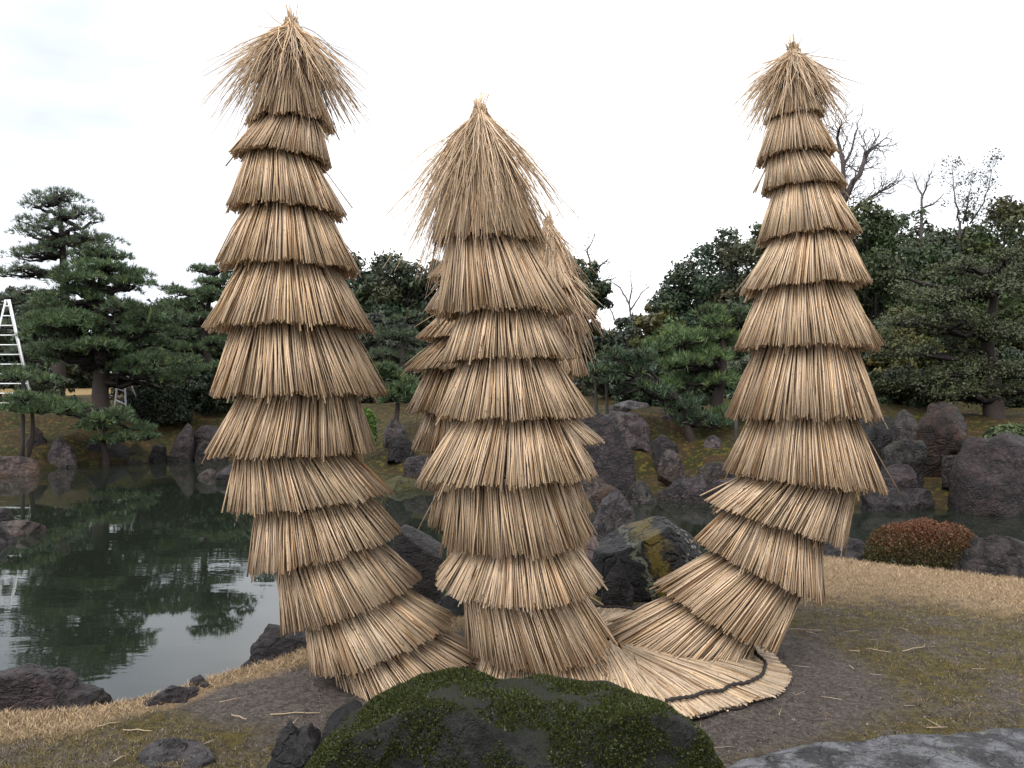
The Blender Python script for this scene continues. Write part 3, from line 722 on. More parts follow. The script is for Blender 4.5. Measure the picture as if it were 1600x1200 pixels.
FR = [
 ('large purple leaning rock on the far bank right of the middle trunk', 18.6, [(900, 775), (905, 660), (925, 638), (945, 660), (968, 690), (988, 720), (993, 750), (985, 775)], .8, 'far_purple'),
 ('square rusty rock at the waterline below the large purple rock', 17.7, [(895, 800), (898, 745), (930, 737), (957, 738), (960, 762), (950, 800)], .5, 'rusty'),
 ('broad pale topped boulder on the moss slope, far bank centre', 22.5, [(942, 680), (948, 652), (958, 643), (1000, 642), (1013, 660), (1018, 682)], .7, 'pale'),
 ('long pale boulder behind the broad one at the top of the moss slope', 25.0, [(945, 650), (965, 632), (985, 625), (1012, 630), (1022, 652)], .8, 'pale'),
 ('upright rounded rusty stone in the middle of the moss slope', 19.3, [(1028, 750), (1032, 716), (1050, 702), (1068, 710), (1076, 738), (1074, 752)], .4, 'rusty'),
 ('long purple rock at the waterline below the upright stone', 18.1, [(1025, 795), (1032, 758), (1052, 743), (1108, 741), (1124, 758), (1118, 795)], .6, 'far_purple'),
 ('purple rock half hidden by the right trunk at the waterline', 18.3, [(1112, 795), (1122, 752), (1150, 745), (1175, 760), (1180, 795)], .5, 'far_purple'),
 ('low grey rock in the water edge between large and long purple rocks', 17.6, [(965, 800), (980, 762), (1003, 752), (1020, 768), (1030, 800)], .4, 'far_grey'),
 ('small dark slab lying in the moss slope', 21.0, [(1018, 695), (1038, 678), (1056, 690), (1062, 704), (1030, 708)], .4, 'far_purple'),
 ('small pale stone high on the moss slope near the right trunk', 21.8, [(1098, 702), (1106, 681), (1128, 680), (1134, 704)], .3, 'pale'),
 ('low stone on the moss slope beside the right trunk', 19.4, [(1094, 742), (1112, 724), (1142, 722), (1156, 745)], .4, 'far_grey'),
 ('small stone under the leaning pine on the moss slope', 24.0, [(1030, 662), (1044, 645), (1064, 648), (1068, 664)], .4, 'pale'),
 ('wide black rock mass right of the right trunk on the far bank', 19.0, [(1318, 735), (1330, 662), (1368, 648), (1402, 653), (1412, 735)], .9, 'far_black'),
 ('tall slim grey standing stone right of the right trunk', 18.4, [(1396, 712), (1398, 650), (1412, 639), (1428, 655), (1436, 712)], .4, 'far_grey'),
 ('dark grey rounded rock in front of the slim standing stone', 17.6, [(1376, 755), (1384, 708), (1414, 685), (1436, 696), (1442, 755)], .5, 'far_grey'),
 ('tall rust brown standing rock on the right far bank', 18.9, [(1432, 735), (1436, 662), (1446, 640), (1480, 630), (1510, 626), (1514, 690), (1508, 735)], .5, 'red'),
 ('smooth purple hump rock near the waterline at right', 17.0, [(1362, 780), (1374, 740), (1400, 728), (1424, 725), (1434, 748), (1434, 780)], .5, 'far_purple'),
 ('flat purple ledge rock at the waterline at right', 16.5, [(1350, 812), (1360, 770), (1430, 761), (1476, 768), (1478, 812)], .6, 'far_purple'),
 ('small dark slab on the yellow moss patch at right', 17.8, [(1468, 726), (1478, 713), (1502, 711), (1506, 726)], .3, 'far_grey'),
 ('huge craggy purple rock at the right photo edge by the water', 16.2, [(1492, 822), (1500, 730), (1513, 688), (1524, 678), (1545, 686), (1570, 677), (1600, 678), (1630, 690), (1660, 740), (1665, 822)], 1.0, 'far_purple'),
 ('long pale brown rock at the waterline at the left photo edge', 23.7, [(-40, 765), (-30, 716), (0, 712), (35, 714), (52, 726), (60, 765)], .7, 'rusty'),
 ('pale pear shaped rock at the waterline on the left bank', 26.5, [(70, 745), (80, 700), (95, 681), (108, 695), (116, 725), (118, 745)], .5, 'pale'),
 ('dark upright rock behind the pear shaped rock on the left bank', 27.5, [(28, 735), (34, 680), (50, 667), (64, 672), (72, 735)], .6, 'far_purple'),
 ('dark low bank rock under the low pine pads at left', 28.6, [(108, 745), (112, 686), (150, 678), (198, 682), (205, 745)], .8, 'far_black'),
 ('small rusty pointed rock with moss at the left waterline', 28.2, [(192, 730), (204, 705), (214, 691), (226, 704), (238, 730)], .4, 'mossbank'),
 ('small dark square rock next to the mossy pointed rock', 28.8, [(234, 728), (236, 700), (254, 694), (260, 728)], .4, 'far_black'),
 ('tall dark purple rock on the left bank under the pine branch', 29.2, [(263, 730), (267, 672), (282, 660), (294, 668), (301, 730)], .6, 'far_purple'),
 ('purple rock cluster stone left of the left straw trunk', 29.8, [(298, 700), (306, 668), (322, 664), (344, 674), (350, 700)], .5, 'far_purple'),
 ('dark waterline rock close left of the left straw trunk', 29.5, [(306, 730), (312, 694), (335, 688), (352, 705), (354, 730)], .5, 'far_grey'),
 ('small flat topped rock in the water left of the left trunk', 23.2, [(306, 760), (310, 740), (320, 733), (336, 735), (344, 760)], .3, 'rusty'),
 ('dark block of rock in the water beside the left trunk', 22.4, [(334, 775), (342, 738), (356, 726), (380, 718), (440, 716), (450, 775)], .8, 'far_purple'),
 ('moss topped flat rock at the waterline between left and middle trunks', 20.3, [(588, 785), (600, 755), (622, 744), (648, 748), (664, 785)], .5, 'mossbank'),
 ('dark purple block above the moss topped rock between the trunks', 21.3, [(628, 755), (634, 715), (668, 711), (690, 720), (692, 755)], .5, 'far_purple'),
 ('small dark stone on the moss between the left and middle trunks', 22.8, [(606, 700), (614, 684), (628, 678), (644, 692), (648, 702)], .4, 'far_black'),
 ('brown stone under the small pine between the trunks', 24.0, [(596, 686), (604, 662), (618, 654), (632, 674), (634, 688)], .4, 'pale'),
]
for i, (lb, D, ol, dp, mt) in enumerate(FR):
    R('bank_rock', lb, D, ol, dp, mt, 60 + i, (66, 14), cuts=10 + i % 6, rough=0.045 + 0.05 * ((i * 37) % 10) / 10, edge_p=0.58 + 0.35 * ((i * 53) % 7) / 7, group=FARB)

# stone slab, lower right
def slab(out, name, label, mat, h=0.058, N=240):
    out = np.array(out)
    seg = np.linalg.norm(np.roll(out, -1, 0) - out, axis=1); s = np.concatenate([[0], np.cumsum(seg)])
    q = np.arange(240) / 240 * s[-1]; oc = np.concatenate([out, out[:1]])
    Bd = np.stack([np.interp(q, s, oc[:, 0]), np.interp(q, s, oc[:, 1])], 1)
    jit = vnoise(np.c_[Bd, 0 * q], 3.0, 5, 4)
    cen = out.mean(0); Bd = Bd + unit(Bd - cen) * (0.78 * h * jit)[:, None]
    fr_ = [1.0, 1.0, 0.985] + list(np.linspace(0.95, 0.04, 44))
    zz = [-0.12, h - 0.033, h - 0.008] + [h] * 44
    V = np.concatenate([np.c_[cen + (Bd - cen) * k, np.full(240, z)] for k, z in zip(fr_, zz)])
    top = V[:, 2] > h - 0.028
    V[top, 2] += 0.014 * vnoise(V[top], 2.4, 5, 9) + 0.004 * vnoise(V[top] * np.array([2, 9, 1]), 4, 3, 2)
    idx = np.arange(len(V)).reshape(len(fr_), 240); nx = np.roll(idx, -1, 1)
    fq = np.stack([idx[:-1], nx[:-1], nx[1:], idx[1:]], -1).reshape(-1, 4)
    ob = mk(name, V, [fq, idx[-1][None]], RM[mat])
    tag(ob, label, 'stone slab')
BIG_SLAB = ([(0.80, 3.28), (0.95, 3.46), (1.25, 3.60), (1.55, 3.68), (1.95, 3.74), (2.5, 3.82), (3.2, 3.86), (3.6, 3.5), (3.5, 2.9), (2.6, 2.6), (1.5, 2.65), (0.9, 2.9)])
slab(BIG_SLAB, 'stone_slab', 'broad blue grey stone slab with pale lichen in the lower right corner', 'slab')
slab([(-1.645, 3.552), (-1.629, 3.661), (-1.577, 3.722), (-1.471, 3.735), (-1.342, 3.642), (-1.28, 3.534), (-1.351, 3.432), (-1.519, 3.444)], 'flat_stone', 'flat grey stone set in the lawn, lower left', 'grey', 0.035)

# ------------------------------------------------------------------ trees
def limb(pts, r0, r1, rng, K=9, wob=0.06):
    """a bent tapering limb through the given points"""
    pts = np.array(pts, float)
    s = np.linspace(0, 1, len(pts)); t = np.linspace(0, 1, K)
    p = np.stack([np.interp(t, s, pts[:, k]) for k in range(3)], 1)
    L = np.linalg.norm(pts[-1] - pts[0])
    w = rng.normal(0, wob * L / 3, (K, 3)); w[0] = 0; w[-1] = 0; w[:, 2] *= 0.7
    p = p + w
    return p, r0 + (r1 - r0) * t

def tube_group(lims, sides):
    V, f, c, n = [], [], [], 0
    K = max(len(p) for p, r in lims)
    ps, rs = [], []
    for p, r in lims:
        t = np.linspace(0, 1, K); s = np.linspace(0, 1, len(p))
        ps.append(np.stack([np.interp(t, s, p[:, k]) for k in range(3)], 1)); rs.append(np.interp(t, s, r))
    return tubes(np.array(ps), np.array(rs), sides, cap=False)[:2]

def needles(C, dirs, rng, per=9, L=0.20, w=0.015, col=(0.05, 0.085, 0.038), cv=0.25):
    n = len(C)
    d = unit(np.repeat(dirs, per, 0) + rng.normal(0, 0.62, (n * per, 3)))
    base = np.repeat(C, per, 0) + rng.normal(0, 0.03, (n * per, 3))
    side = unit(np.cross(d, rng.normal(0, 1, (n * per, 3)))) * w
    ln = L * rng.uniform(0.6, 1.2, (n * per, 1))
    V = np.stack([base - side, base + side, base + d * ln], 1).reshape(-1, 3)
    c = np.array(col) * np.repeat(rng.normal(1, cv, (n, 1)).clip(0.45, 1.7), per, 0) * rng.uniform(0.75, 1.25, (n * per, 1))
    yel = np.repeat(rng.random((n, 1)) < 0.08, per, 0)
    c = np.where(yel, c * np.array([1.7, 1.35, 0.9]), c)
    return V, np.arange(3 * n * per).reshape(-1, 3), np.repeat(c, 3, 0)

def leafquads(C, nrm, rng, size, col, cv=0.28, asp=0.5, tri=True):
    n = len(C)
    nn = unit(nrm + rng.normal(0, 0.7, (n, 3)))
    a = unit(np.cross(nn, rng.normal(0, 1, (n, 3)))); b_ = np.cross(nn, a)
    s = size * rng.uniform(0.6, 1.35, (n, 1))
    c = np.asarray(col) * rng.normal(1, cv, (n, 1)).clip(0.4, 1.8)
    if tri:
        s = s * 1.25
        V = np.stack([C - a * s * 0.8 - b_ * s * asp, C - a * s * 0.5 + b_ * s * asp, C + a * s], 1).reshape(-1, 3)
        return V, np.arange(3 * n).reshape(-1, 3), np.repeat(c, 3, 0)
    V = np.stack([C - a * s, C - b_ * s * asp, C + a * s, C + b_ * s * asp], 1).reshape(-1, 3)
    return V, np.arange(4 * n).reshape(-1, 4), np.repeat(c, 4, 0)

def pad_tree(name, label, D, base, top, levels, seed, cat='pine tree', group=None, col=(0.070, 0.110, 0.050), pr=None, dens=85, leaf=False, tr=0.22, lean=0.0,
             L=0.20, yspread=0.8, open_=0.0):
    """a cloud pruned garden tree: bent trunk, spreading limbs and flat pads of needles. levels: (cx, py, left, right) in photo pixels"""
    rng = np.random.default_rng(seed)
    b0 = P(base[0], base[1], D); b0[2] = float(ground_z(b0[0], b0[1])) - 0.1
    tp = P(top[0], top[1], D)
    K = 12; t = np.linspace(0, 1, K)
    tk = b0 + (tp - b0) * t[:, None]
    hgt = tp[2] - b0[2]
    sway = np.cumsum(rng.normal(0, 0.026 * hgt, (K, 2)), 0); sway -= t[:, None] * sway[-1]
    for _ in range(2): sway[1:-1] = 0.5 * sway[1:-1] + 0.25 * (sway[:-2] + sway[2:])
    sway[0] = 0
    tk[:, :2] += sway
    root = empty(name, b0); tag(root, label, cat, group)
    lims = [(tk, tr * (1 - 0.75 * t))]
    twigs = []; cl = []; dl = []; hu = []
    for (cx, py, l, r) in levels:
        lc = P(cx, py, D); lw, rw = l / F * D, r / F * D
        half = 0.5 * (lw + rw)
        k = min(max(int((np.searchsorted(tk[:, 2], lc[2] - 0.25 * half * 0.6))), 1), K - 1)
        org = tk[k]
        npad = max(3, int(3 + half * 2.2))
        for j in range(npad):
            az = 2 * np.pi * (j + rng.random() * 0.8) / npad
            fr_ = rng.uniform(0.35, 1.0) if j % 2 else rng.uniform(0.72, 0.98)
            prad = (pr or np.clip(half * 0.34, 0.40, 1.15)) * rng.uniform(0.7, 1.2)
            ex = (rw if math.cos(az) > 0 else lw)
            ex = max(ex - prad * 0.8, 0.12 * ex); ey = max(half * yspread - prad * 0.6, 0.2)
            pc = np.array([lc[0] + math.cos(az) * ex * fr_, lc[1] + math.sin(az) * ey * fr_, lc[2] + rng.normal(0, 0.07 * half + 0.05)])
            lims.append(limb([org, org * 0.5 + pc * 0.5 + np.array([0, 0, rng.normal(-0.05, 0.08) * half]), pc - np.array([0, 0, 0.10])], tr * 0.42, 0.03, rng, 9, 0.16))
            n = int(dens * prad ** 2 * 3.0 * (1 - open_))
            rr = np.sqrt(rng.random(n)) * prad; aa = rng.random(n) * 6.283
            rr *= 1 + 0.18 * np.sin(aa * 3 + rng.random() * 6) + 0.12 * np.sin(aa * 7 + rng.random() * 6)
            hz_ = 0.30 * prad * (1 - (rr / prad) ** 2) * rng.uniform(0.4, 1.05, n) + rng.normal(0, 0.035, n) - 0.06 * (rr / prad)
            Cn = pc + np.stack([rr * np.cos(aa), rr * np.sin(aa), hz_], 1)
            if open_:
                hole = np.sin(Cn[:, 0] * 5.1 + j) * np.sin(Cn[:, 1] * 4.7 + seed) + np.sin(Cn[:, 0] * 2.3 + 2 * j)
                Cn = Cn[hole < 0.9]; 
            q = (Cn - pc) / prad
            cl.append(Cn); dl.append(unit(np.stack([q[:, 0] * 0.7, q[:, 1] * 0.7, 0.75 + 0 * q[:, 0]], 1)))
            hu.append(np.full(len(Cn), rng.normal(1, 0.13)))
            m_ = max(5, int(7 * prad))
            for _ in range(m_):
                a_ = rng.random() * 6.283; e = pc + np.array([math.cos(a_) * prad * 0.8, math.sin(a_) * prad * 0.8, rng.uniform(0.0, 0.14)])
                twigs.append(limb([pc - np.array([0, 0, 0.1]), pc * 0.5 + e * 0.5 - np.array([0, 0, 0.08]), e], 0.028, 0.010, rng, 6, 0.22))
    C, d_, h_ = np.concatenate(cl), np.concatenate(dl), np.concatenate(hu)
    if leaf:
        V, f, c = leafquads(np.repeat(C, 9, 0) + rng.normal(0, 0.10, (9 * len(C), 3)), np.repeat(d_, 9, 0), rng, 0.038, np.array(col) * np.repeat(h_, 9)[:, None])
    else:
        V, f, c = needles(C, d_, rng, L=L, col=col)
        c = c * np.repeat(h_, 27)[:, None]
    tag(mk('crown', V - b0, [f], M['foliage'], root, c, smooth=False), kind='stuff')
    V1, f1 = tube_group(lims[:1], 9); mk('trunk', V1 - b0, f1, M['bark'], root, np.tile(np.array([0.045, 0.036, 0.032]), (len(V1), 1)))
    V1, f1 = tube_group(lims[1:], 4); br_ = tag(mk('branches', V1 - b0, f1, M['bark'], root, np.tile(np.array([0.022, 0.018, 0.017]), (len(V1), 1))), kind='stuff')
    V1, f1 = tube_group(twigs, 3); tag(mk('twigs', V1 - b0, f1, M['bark'], br_, np.tile(np.array([0.022, 0.018, 0.017]), (len(V1), 1))), kind='stuff')
    return root

def broad_tree(name, label, D, cx, top, bottom, width, seed, col, nleaf=11000, size=0.15, group=None, cat='tree', gaps=0.0):
    rng = np.random.default_rng(seed)
    c0, w = P(cx, (top + bottom) / 2, D), width / F * D / 2
    hh = (bottom - top) / F * D / 2
    gz_ = float(ground_z(c0[0], D))
    b0 = np.array([c0[0], D, gz_ - 0.1])
    root = empty(name, b0); tag(root, label, cat, group)
    nl = 70
    d = unit(rng.normal(0, 1, (nl, 3))); rad = rng.random(nl) ** 0.45
    lc = c0 + d * rad[:, None] * np.array([w * 0.82, w * 0.82, hh * 0.96])
    lr = rng.uniform(0.13, 0.30, nl) * min(w, hh) * 1.05
    # lumps are smaller near the outline, which stays ragged
    lr *= 1.25 - 0.5 * rad
    pw = lr ** 2; k = rng.choice(nl, nleaf, p=pw / pw.sum())
    dd = unit(rng.normal(0, 1, (nleaf, 3)) + np.array([0, -0.25, 0.35]))
    rr = rng.uniform(0.55, 1.08, nleaf) * (1 + 0.18 * rng.normal(0, 1, nleaf).clip(-1, 2))
    C = lc[k] + dd * (lr[k] * rr)[:, None] * np.array([1.1, 1.1, 0.85])
    hue = rng.normal(1, 0.16, (nl, 1)) * np.concatenate([rng.normal(1, 0.14, (nl, 1)), np.ones((nl, 1)), rng.normal(1, 0.12, (nl, 1))], 1)
    V, f, cc = leafquads(C, dd, rng, size, np.array(col) * hue[k])
    tag(mk('crown', V - b0, [f], M['foliage'], root, cc, smooth=False), kind='stuff')
    tk = limb([b0, c0 + np.array([0, 0, -hh * 0.3]), c0 + np.array([0, 0, hh * 0.5])], 0.05 * w + 0.12, 0.05, rng, 9, 0.08)
    V1, f1 = tube_group([tk], 8); mk('trunk', V1 - b0, f1, M['bark'], root, np.tile(np.array([0.03, 0.026, 0.024]), (len(V1), 1)))
    br = [limb([tk[0][rng.integers(3, 7)], lc[i]], 0.03 * w + 0.03, 0.02, rng, 7, 0.15) for i in range(0, nl, 2)]
    V1, f1 = tube_group(br, 4); tag(mk('branches', V1 - b0, f1, M['bark'], root, np.tile(np.array([0.025, 0.021, 0.02]), (len(V1), 1))), kind='stuff')
    return root

def bare_tree(name, label, D, base, top, spread, seed, r=0.16, depth=5, leaves=0, col=(0.085, 0.072, 0.07), limbs=None):
    rng = np.random.default_rng(seed)
    b0 = P(base[0], base[1], D); tp = P(top[0], top[1], D); H = np.linalg.norm(tp - b0)
    lims = {}; tips = []
    def grow(p, d, L, rr, lev):
        e = p + d * L
        lims.setdefault(lev, []).append(limb([p, (p + e) / 2 + rng.normal(0, 0.05 * L, 3), e], rr, rr * 0.62, rng, 6, 0.12))
        if lev >= depth:
            tips.append(e); return
        for _ in range(2 if rng.random() < 0.55 else 3):
            nd_ = unit(d + rng.normal(0, spread, 3) + np.array([0, 0, 0.10]))
            grow(e if rng.random() < 0.7 else p + d * L * rng.uniform(0.5, 0.95), nd_, L * rng.uniform(0.58, 0.82), rr * 0.58, lev + 1)
    g0 = np.array([b0[0], D, float(ground_z(b0[0], D)) - 0.1])
    root = empty(name, g0); tag(root, label, 'bare tree', 'leafless trees above the garden')
    lims[-1] = [limb([g0, b0], r * 1.4, r, rng, 5, 0.03)]
    if limbs:
        for pl, rl in limbs:
            q = np.array([P(x, y, D + rng.normal(0, 0.4)) for x, y in pl])
            lims.setdefault(0, []).append(limb(q, rl, rl * 0.35, rng, 9, 0.03))
            for i in range(1, len(q)):
                for _ in range(5):
                    u_ = rng.random(); o_ = q[i - 1] * (1 - u_) + q[i] * u_
                    grow(o_, unit(unit(q[i] - q[i - 1]) + rng.normal(0, 0.55, 3)), H * 0.13, rl * 0.26, 3)
            grow(q[-1], unit(q[-1] - q[-2]), H * 0.13, rl * 0.28, 2)
    else:
        grow(b0, unit(tp - b0), H * 0.34, r, 0)
    tr = [x for k in (-1, 0) for x in lims.get(k, [])]
    V, f = tube_group(tr, 7); mk('trunk', V - g0, f, M['bark'], root, np.tile(np.array(col), (len(V), 1)))
    ot = [x for k in lims if k > 0 for x in lims[k]]
    V, f = tube_group(ot, 3); tag(mk('branches', V - g0, f, M['bark'], root, np.tile(np.array(col), (len(V), 1))), kind='stuff')
    if leaves:
        T = np.array(tips)[rng.integers(0, len(tips), leaves)] + rng.normal(0, 0.16, (leaves, 3))
        V, f, c = leafquads(T, np.tile([0, 0, 1.0], (leaves, 1)), rng, 0.06, np.tile([0.05, 0.06, 0.035], (leaves, 1)))
        tag(mk('leaves', V - g0, [f], M['foliage'], root, c, smooth=False), kind='stuff')

G1 = 'pruned garden pines'
pad_tree('pine_tree', 'tall open pine standing highest at the far left', 41, (88, 625), (92, 312),
         [(88, 312, 50, 44), (98, 338, 80, 72), (100, 364, 92, 92), (120, 385, 60, 75), (70, 392, 80, 30), (40, 425, 60, 30), (30, 465, 60, 50), (60, 510, 90, 60), (70, 550, 80, 60)], 201, group=G1, tr=0.36, dens=34, open_=0.25, pr=0.85, col=(0.085, 0.118, 0.074), L=0.24)
pad_tree('pine_tree', 'broad layered pine at left, its trunk near the water', 30, (158, 645), (166, 398),
         [(160, 398, 55, 50), (160, 420, 92, 76), (165, 446, 95, 78), (130, 468, 95, 60), (175, 500, 120, 118), (150, 528, 110, 135), (160, 556, 118, 150), (245, 590, 60, 80)], 202, group=G1, tr=0.34, dens=70)
pad_tree('low_pine', 'low spreading pine pads hanging over the left waterline', 27.5, (160, 650), (172, 640), [(175, 655, 66, 72), (205, 678, 55, 48), (95, 632, 60, 50)], 203, group=G1, tr=0.14, dens=85)
pad_tree('pine_tree', 'pine with a rounded top just left of the left straw trunk', 36, (322, 650), (335, 428),
         [(335, 424, 42, 40), (345, 440, 50, 55), (300, 455, 52, 60), (345, 472, 65, 60), (290, 485, 60, 60), (320, 510, 65, 70), (300, 545, 70, 80), (320, 578, 70, 80), (330, 610, 60, 60), (335, 640, 45, 50)], 204, group=G1, tr=0.24, dens=60)
pad_tree('low_pine', 'flat pine pad on a dark post at the far left', 26, (38, 668), (36, 592), [(32, 588, 72, 52), (60, 632, 90, 60)], 205, group=G1, tr=0.09, dens=95)
pad_tree('pine_tree', 'grey green pine in the gap beside the left trunk', 33, (632, 620), (632, 500), [(632, 500, 36, 36), (620, 522, 55, 56), (640, 555, 70, 66), (620, 590, 60, 70)], 206, group=G1, tr=0.2, dens=60, col=(0.062, 0.087, 0.048))
pad_tree('small_pine', 'small two headed pine in the gap beside the left trunk', 24, (625, 690), (622, 590), [(603, 584, 24, 26), (630, 598, 40, 36), (625, 622, 36, 34)], 207, group=G1, tr=0.12, dens=110)
pad_tree('pine_tree', 'bright layered pine left of the right straw trunk', 24, (1125, 680), (1130, 495),
         [(1130, 492, 42, 62), (1095, 525, 62, 70), (1085, 545, 80, 70), (1070, 572, 60, 90), (1110, 600, 95, 60), (1120, 640, 90, 60)], 208, group=G1, tr=0.2, dens=100, col=(0.078, 0.125, 0.048))
pad_tree('low_pine', 'dark low pine with twisted limbs over the moss slope', 22.5, (1085, 690), (1060, 625), [(1010, 612, 60, 60), (1060, 628, 60, 55), (1110, 655, 60, 50), (960, 585, 55, 50), (985, 560, 60, 40)], 209, group=G1, tr=0.15, dens=85, col=(0.041, 0.067, 0.035))
pad_tree('spreading_tree', 'wide umbrella shaped evergreen at the right photo edge', 23, (1555, 650), (1555, 430),
         [(1540, 425, 120, 90), (1500, 452, 130, 100), (1470, 500, 120, 100), (1560, 515, 110, 90), (1440, 552, 90, 100), (1530, 575, 130, 90), (1450, 605, 70, 110), (1570, 610, 90, 80)], 210, cat='tree', tr=0.3, dens=46, leaf=True, col=(0.050, 0.061, 0.025))

G2 = 'broadleaf trees behind the far bank'
BT = [
 ('dense evergreen rising just right of the left straw trunk', 56, 560, 398, 600, 130, (0.030, 0.045, 0.022)),
 ('dense evergreen centred in the gap between left and middle trunks', 54, 622, 388, 600, 120, (0.030, 0.043, 0.022)),
 ('dark evergreen hidden mostly by the middle straw trunk', 55, 690, 402, 600, 110, (0.026, 0.040, 0.022)),
 ('dark narrow evergreen right of the shorter back straw trunk', 50, 905, 392, 560, 85, (0.030, 0.048, 0.022)),
 ('low dim tree far back in the sky gap', 62, 950, 495, 610, 110, (0.030, 0.044, 0.026)),
 ('low yellowish tree at the foot of the right grove', 44, 1035, 468, 640, 85, (0.062, 0.068, 0.022)),
 ('tall dark conical evergreen left of the right straw trunk', 46, 1112, 362, 640, 150, (0.022, 0.036, 0.020)),
 ('tall evergreen with brownish leaves behind the right straw trunk', 43, 1168, 345, 640, 140, (0.040, 0.044, 0.020)),
 ('dark shrubby evergreen stepping down to the sky gap', 45, 1062, 425, 640, 100, (0.024, 0.038, 0.020)),
 ('olive evergreen behind the right straw trunk', 45, 1245, 365, 640, 150, (0.030, 0.042, 0.018)),
 ('green evergreen right beside the upper right straw trunk', 43, 1350, 312, 640, 165, (0.034, 0.050, 0.018)),
 ('broad green evergreen at the right under the small bare tree', 45, 1430, 314, 640, 170, (0.032, 0.048, 0.017)),
 ('dark evergreen under the feathery sapling at right', 46, 1505, 322, 640, 150, (0.026, 0.040, 0.017)),
 ('tall olive evergreen at the right photo edge', 42, 1582, 302, 640, 160, (0.042, 0.052, 0.018)),
 ('low dark evergreen in front of the right grove', 33, 1345, 500, 665, 120, (0.020, 0.030, 0.015)),
 ('small yellow green tree in the right grove', 31, 1412, 478, 640, 95, (0.058, 0.060, 0.016)),
 ('dark evergreen shrub mass under the umbrella tree', 28, 1580, 540, 650, 130, (0.022, 0.034, 0.016)),
 ('dark bush beside the black rock mass at right', 25, 1400, 570, 660, 130, (0.026, 0.034, 0.013)),
 ('dim evergreen at the far left edge', 58, 10, 440, 640, 140, (0.028, 0.042, 0.026)),
 ('dim evergreen behind the broad layered pine', 58, 105, 462, 640, 140, (0.026, 0.038, 0.024)),
 ('dim evergreen between the broad pine and the rounded pine', 58, 250, 455, 640, 140, (0.026, 0.040, 0.025)),
 ('dim evergreen behind the left straw trunk', 58, 430, 430, 640, 160, (0.028, 0.042, 0.024)),
 ('dark grey twiggy bush mass under the gap trees', 42, 600, 490, 640, 150, (0.028, 0.032, 0.024)),
 ('dim bush at the back of the moss slope', 33, 985, 545, 650, 130, (0.030, 0.042, 0.022)),
 ('dark bush behind the bright layered pine', 31, 1090, 540, 665, 150, (0.022, 0.034, 0.018)),
 ('dark evergreen low behind the right straw trunk', 34, 1240, 520, 660, 150, (0.022, 0.032, 0.016)),
 ('backmost evergreen between the right trunk and the bare tree', 54, 1300, 322, 650, 150, (0.030, 0.044, 0.019)),
 ('backmost evergreen left of the small bare tree', 54, 1395, 318, 650, 150, (0.030, 0.046, 0.019)),
 ('backmost evergreen right of the small bare tree', 55, 1475, 318, 650, 150, (0.028, 0.043, 0.019)),
 ('backmost evergreen between sapling and photo edge', 54, 1545, 312, 650, 140, (0.034, 0.047, 0.019)),
 ('backmost evergreen in the right grove left of the right trunk', 54, 1140, 385, 650, 170, (0.026, 0.040, 0.021)),
 ('backmost tree low at the end of the sky gap', 58, 1000, 500, 650, 130, (0.032, 0.045, 0.028)),
 ('backmost evergreen behind the tall open pine', 60, 60, 480, 650, 160, (0.028, 0.042, 0.027)),
 ('backmost evergreen behind the rounded pine', 60, 340, 470, 650, 160, (0.028, 0.042, 0.027)),
 ('backmost evergreen behind the middle straw trunk', 60, 780, 430, 650, 200, (0.028, 0.042, 0.024)),
]
for i, (lb, D, cx, tp_, bt, wd, cl_) in enumerate(BT):
    broad_tree('evergreen_tree', lb, D, cx, tp_, bt, wd * 1.32, 300 + i, np.array(cl_) * np.array([1.24, 1.20, 1.18]), nleaf=18000 if wd > 120 else 13000, size=0.0027 * D, group=G2)

bare_tree('bare_tree', 'large leafless tree beside the right straw trunk top', 44, (1318, 345), (1345, 195), 0.6, 401, r=0.24, depth=6, limbs=[([(1318, 345), (1316, 300), (1318, 250), (1308, 215), (1312, 200)], .16), ([(1316, 320), (1335, 285), (1348, 262), (1352, 240), (1372, 225)], .18), ([(1317, 262), (1330, 235), (1340, 200)], .09), ([(1322, 335), (1345, 320), (1365, 305), (1385, 295)], .14)])
bare_tree('bare_tree', 'small leafless tree against the sky above the right grove', 46, (1440, 330), (1438, 265), 0.5, 402, r=0.08, depth=5, limbs=[([(1440, 330), (1441, 305), (1449, 285), (1456, 268)], .07), ([(1441, 308), (1432, 288), (1426, 270)], .05), ([(1441, 325), (1460, 318), (1472, 305)], .06)])
bare_tree('bare_tree', 'leafless tree spreading low in the far sky gap', 75, (985, 490), (985, 425), 0.6, 403, r=0.10, depth=6, col=(0.11, 0.10, 0.105), limbs=[([(985, 500), (982, 470), (968, 448), (955, 440)], .09), ([(983, 475), (987, 450), (985, 430)], .08), ([(985, 485), (1002, 458), (1015, 446)], .08), ([(960, 500), (950, 475), (945, 455)], .07)])
bare_tree('bare_tree', 'leafless branches beside the shorter back straw trunk', 52, (925, 450), (930, 372), 0.5, 404, r=0.10, depth=5, limbs=[([(922, 450), (923, 415), (918, 395), (925, 378)], .09), ([(925, 440), (938, 415), (950, 405)], .09), ([(928, 455), (940, 440), (955, 436)], .08)])
bare_tree('sapling', 'feathery sparse sapling poking up at the right skyline', 44, (1500, 345), (1520, 262), 0.42, 405, r=0.07, depth=5, leaves=1500, limbs=[([(1500, 350), (1494, 320), (1490, 285), (1487, 264)], .05), ([(1505, 350), (1512, 315), (1518, 290)], .05), ([(1515, 350), (1535, 320), (1545, 290), (1550, 264)], .05)])
bare_tree('bare_tree', 'leafless tree peeping out left of the right straw trunk', 50, (1215, 350), (1200, 280), 0.6, 406, r=0.1, depth=5, col=(0.1, 0.09, 0.09))

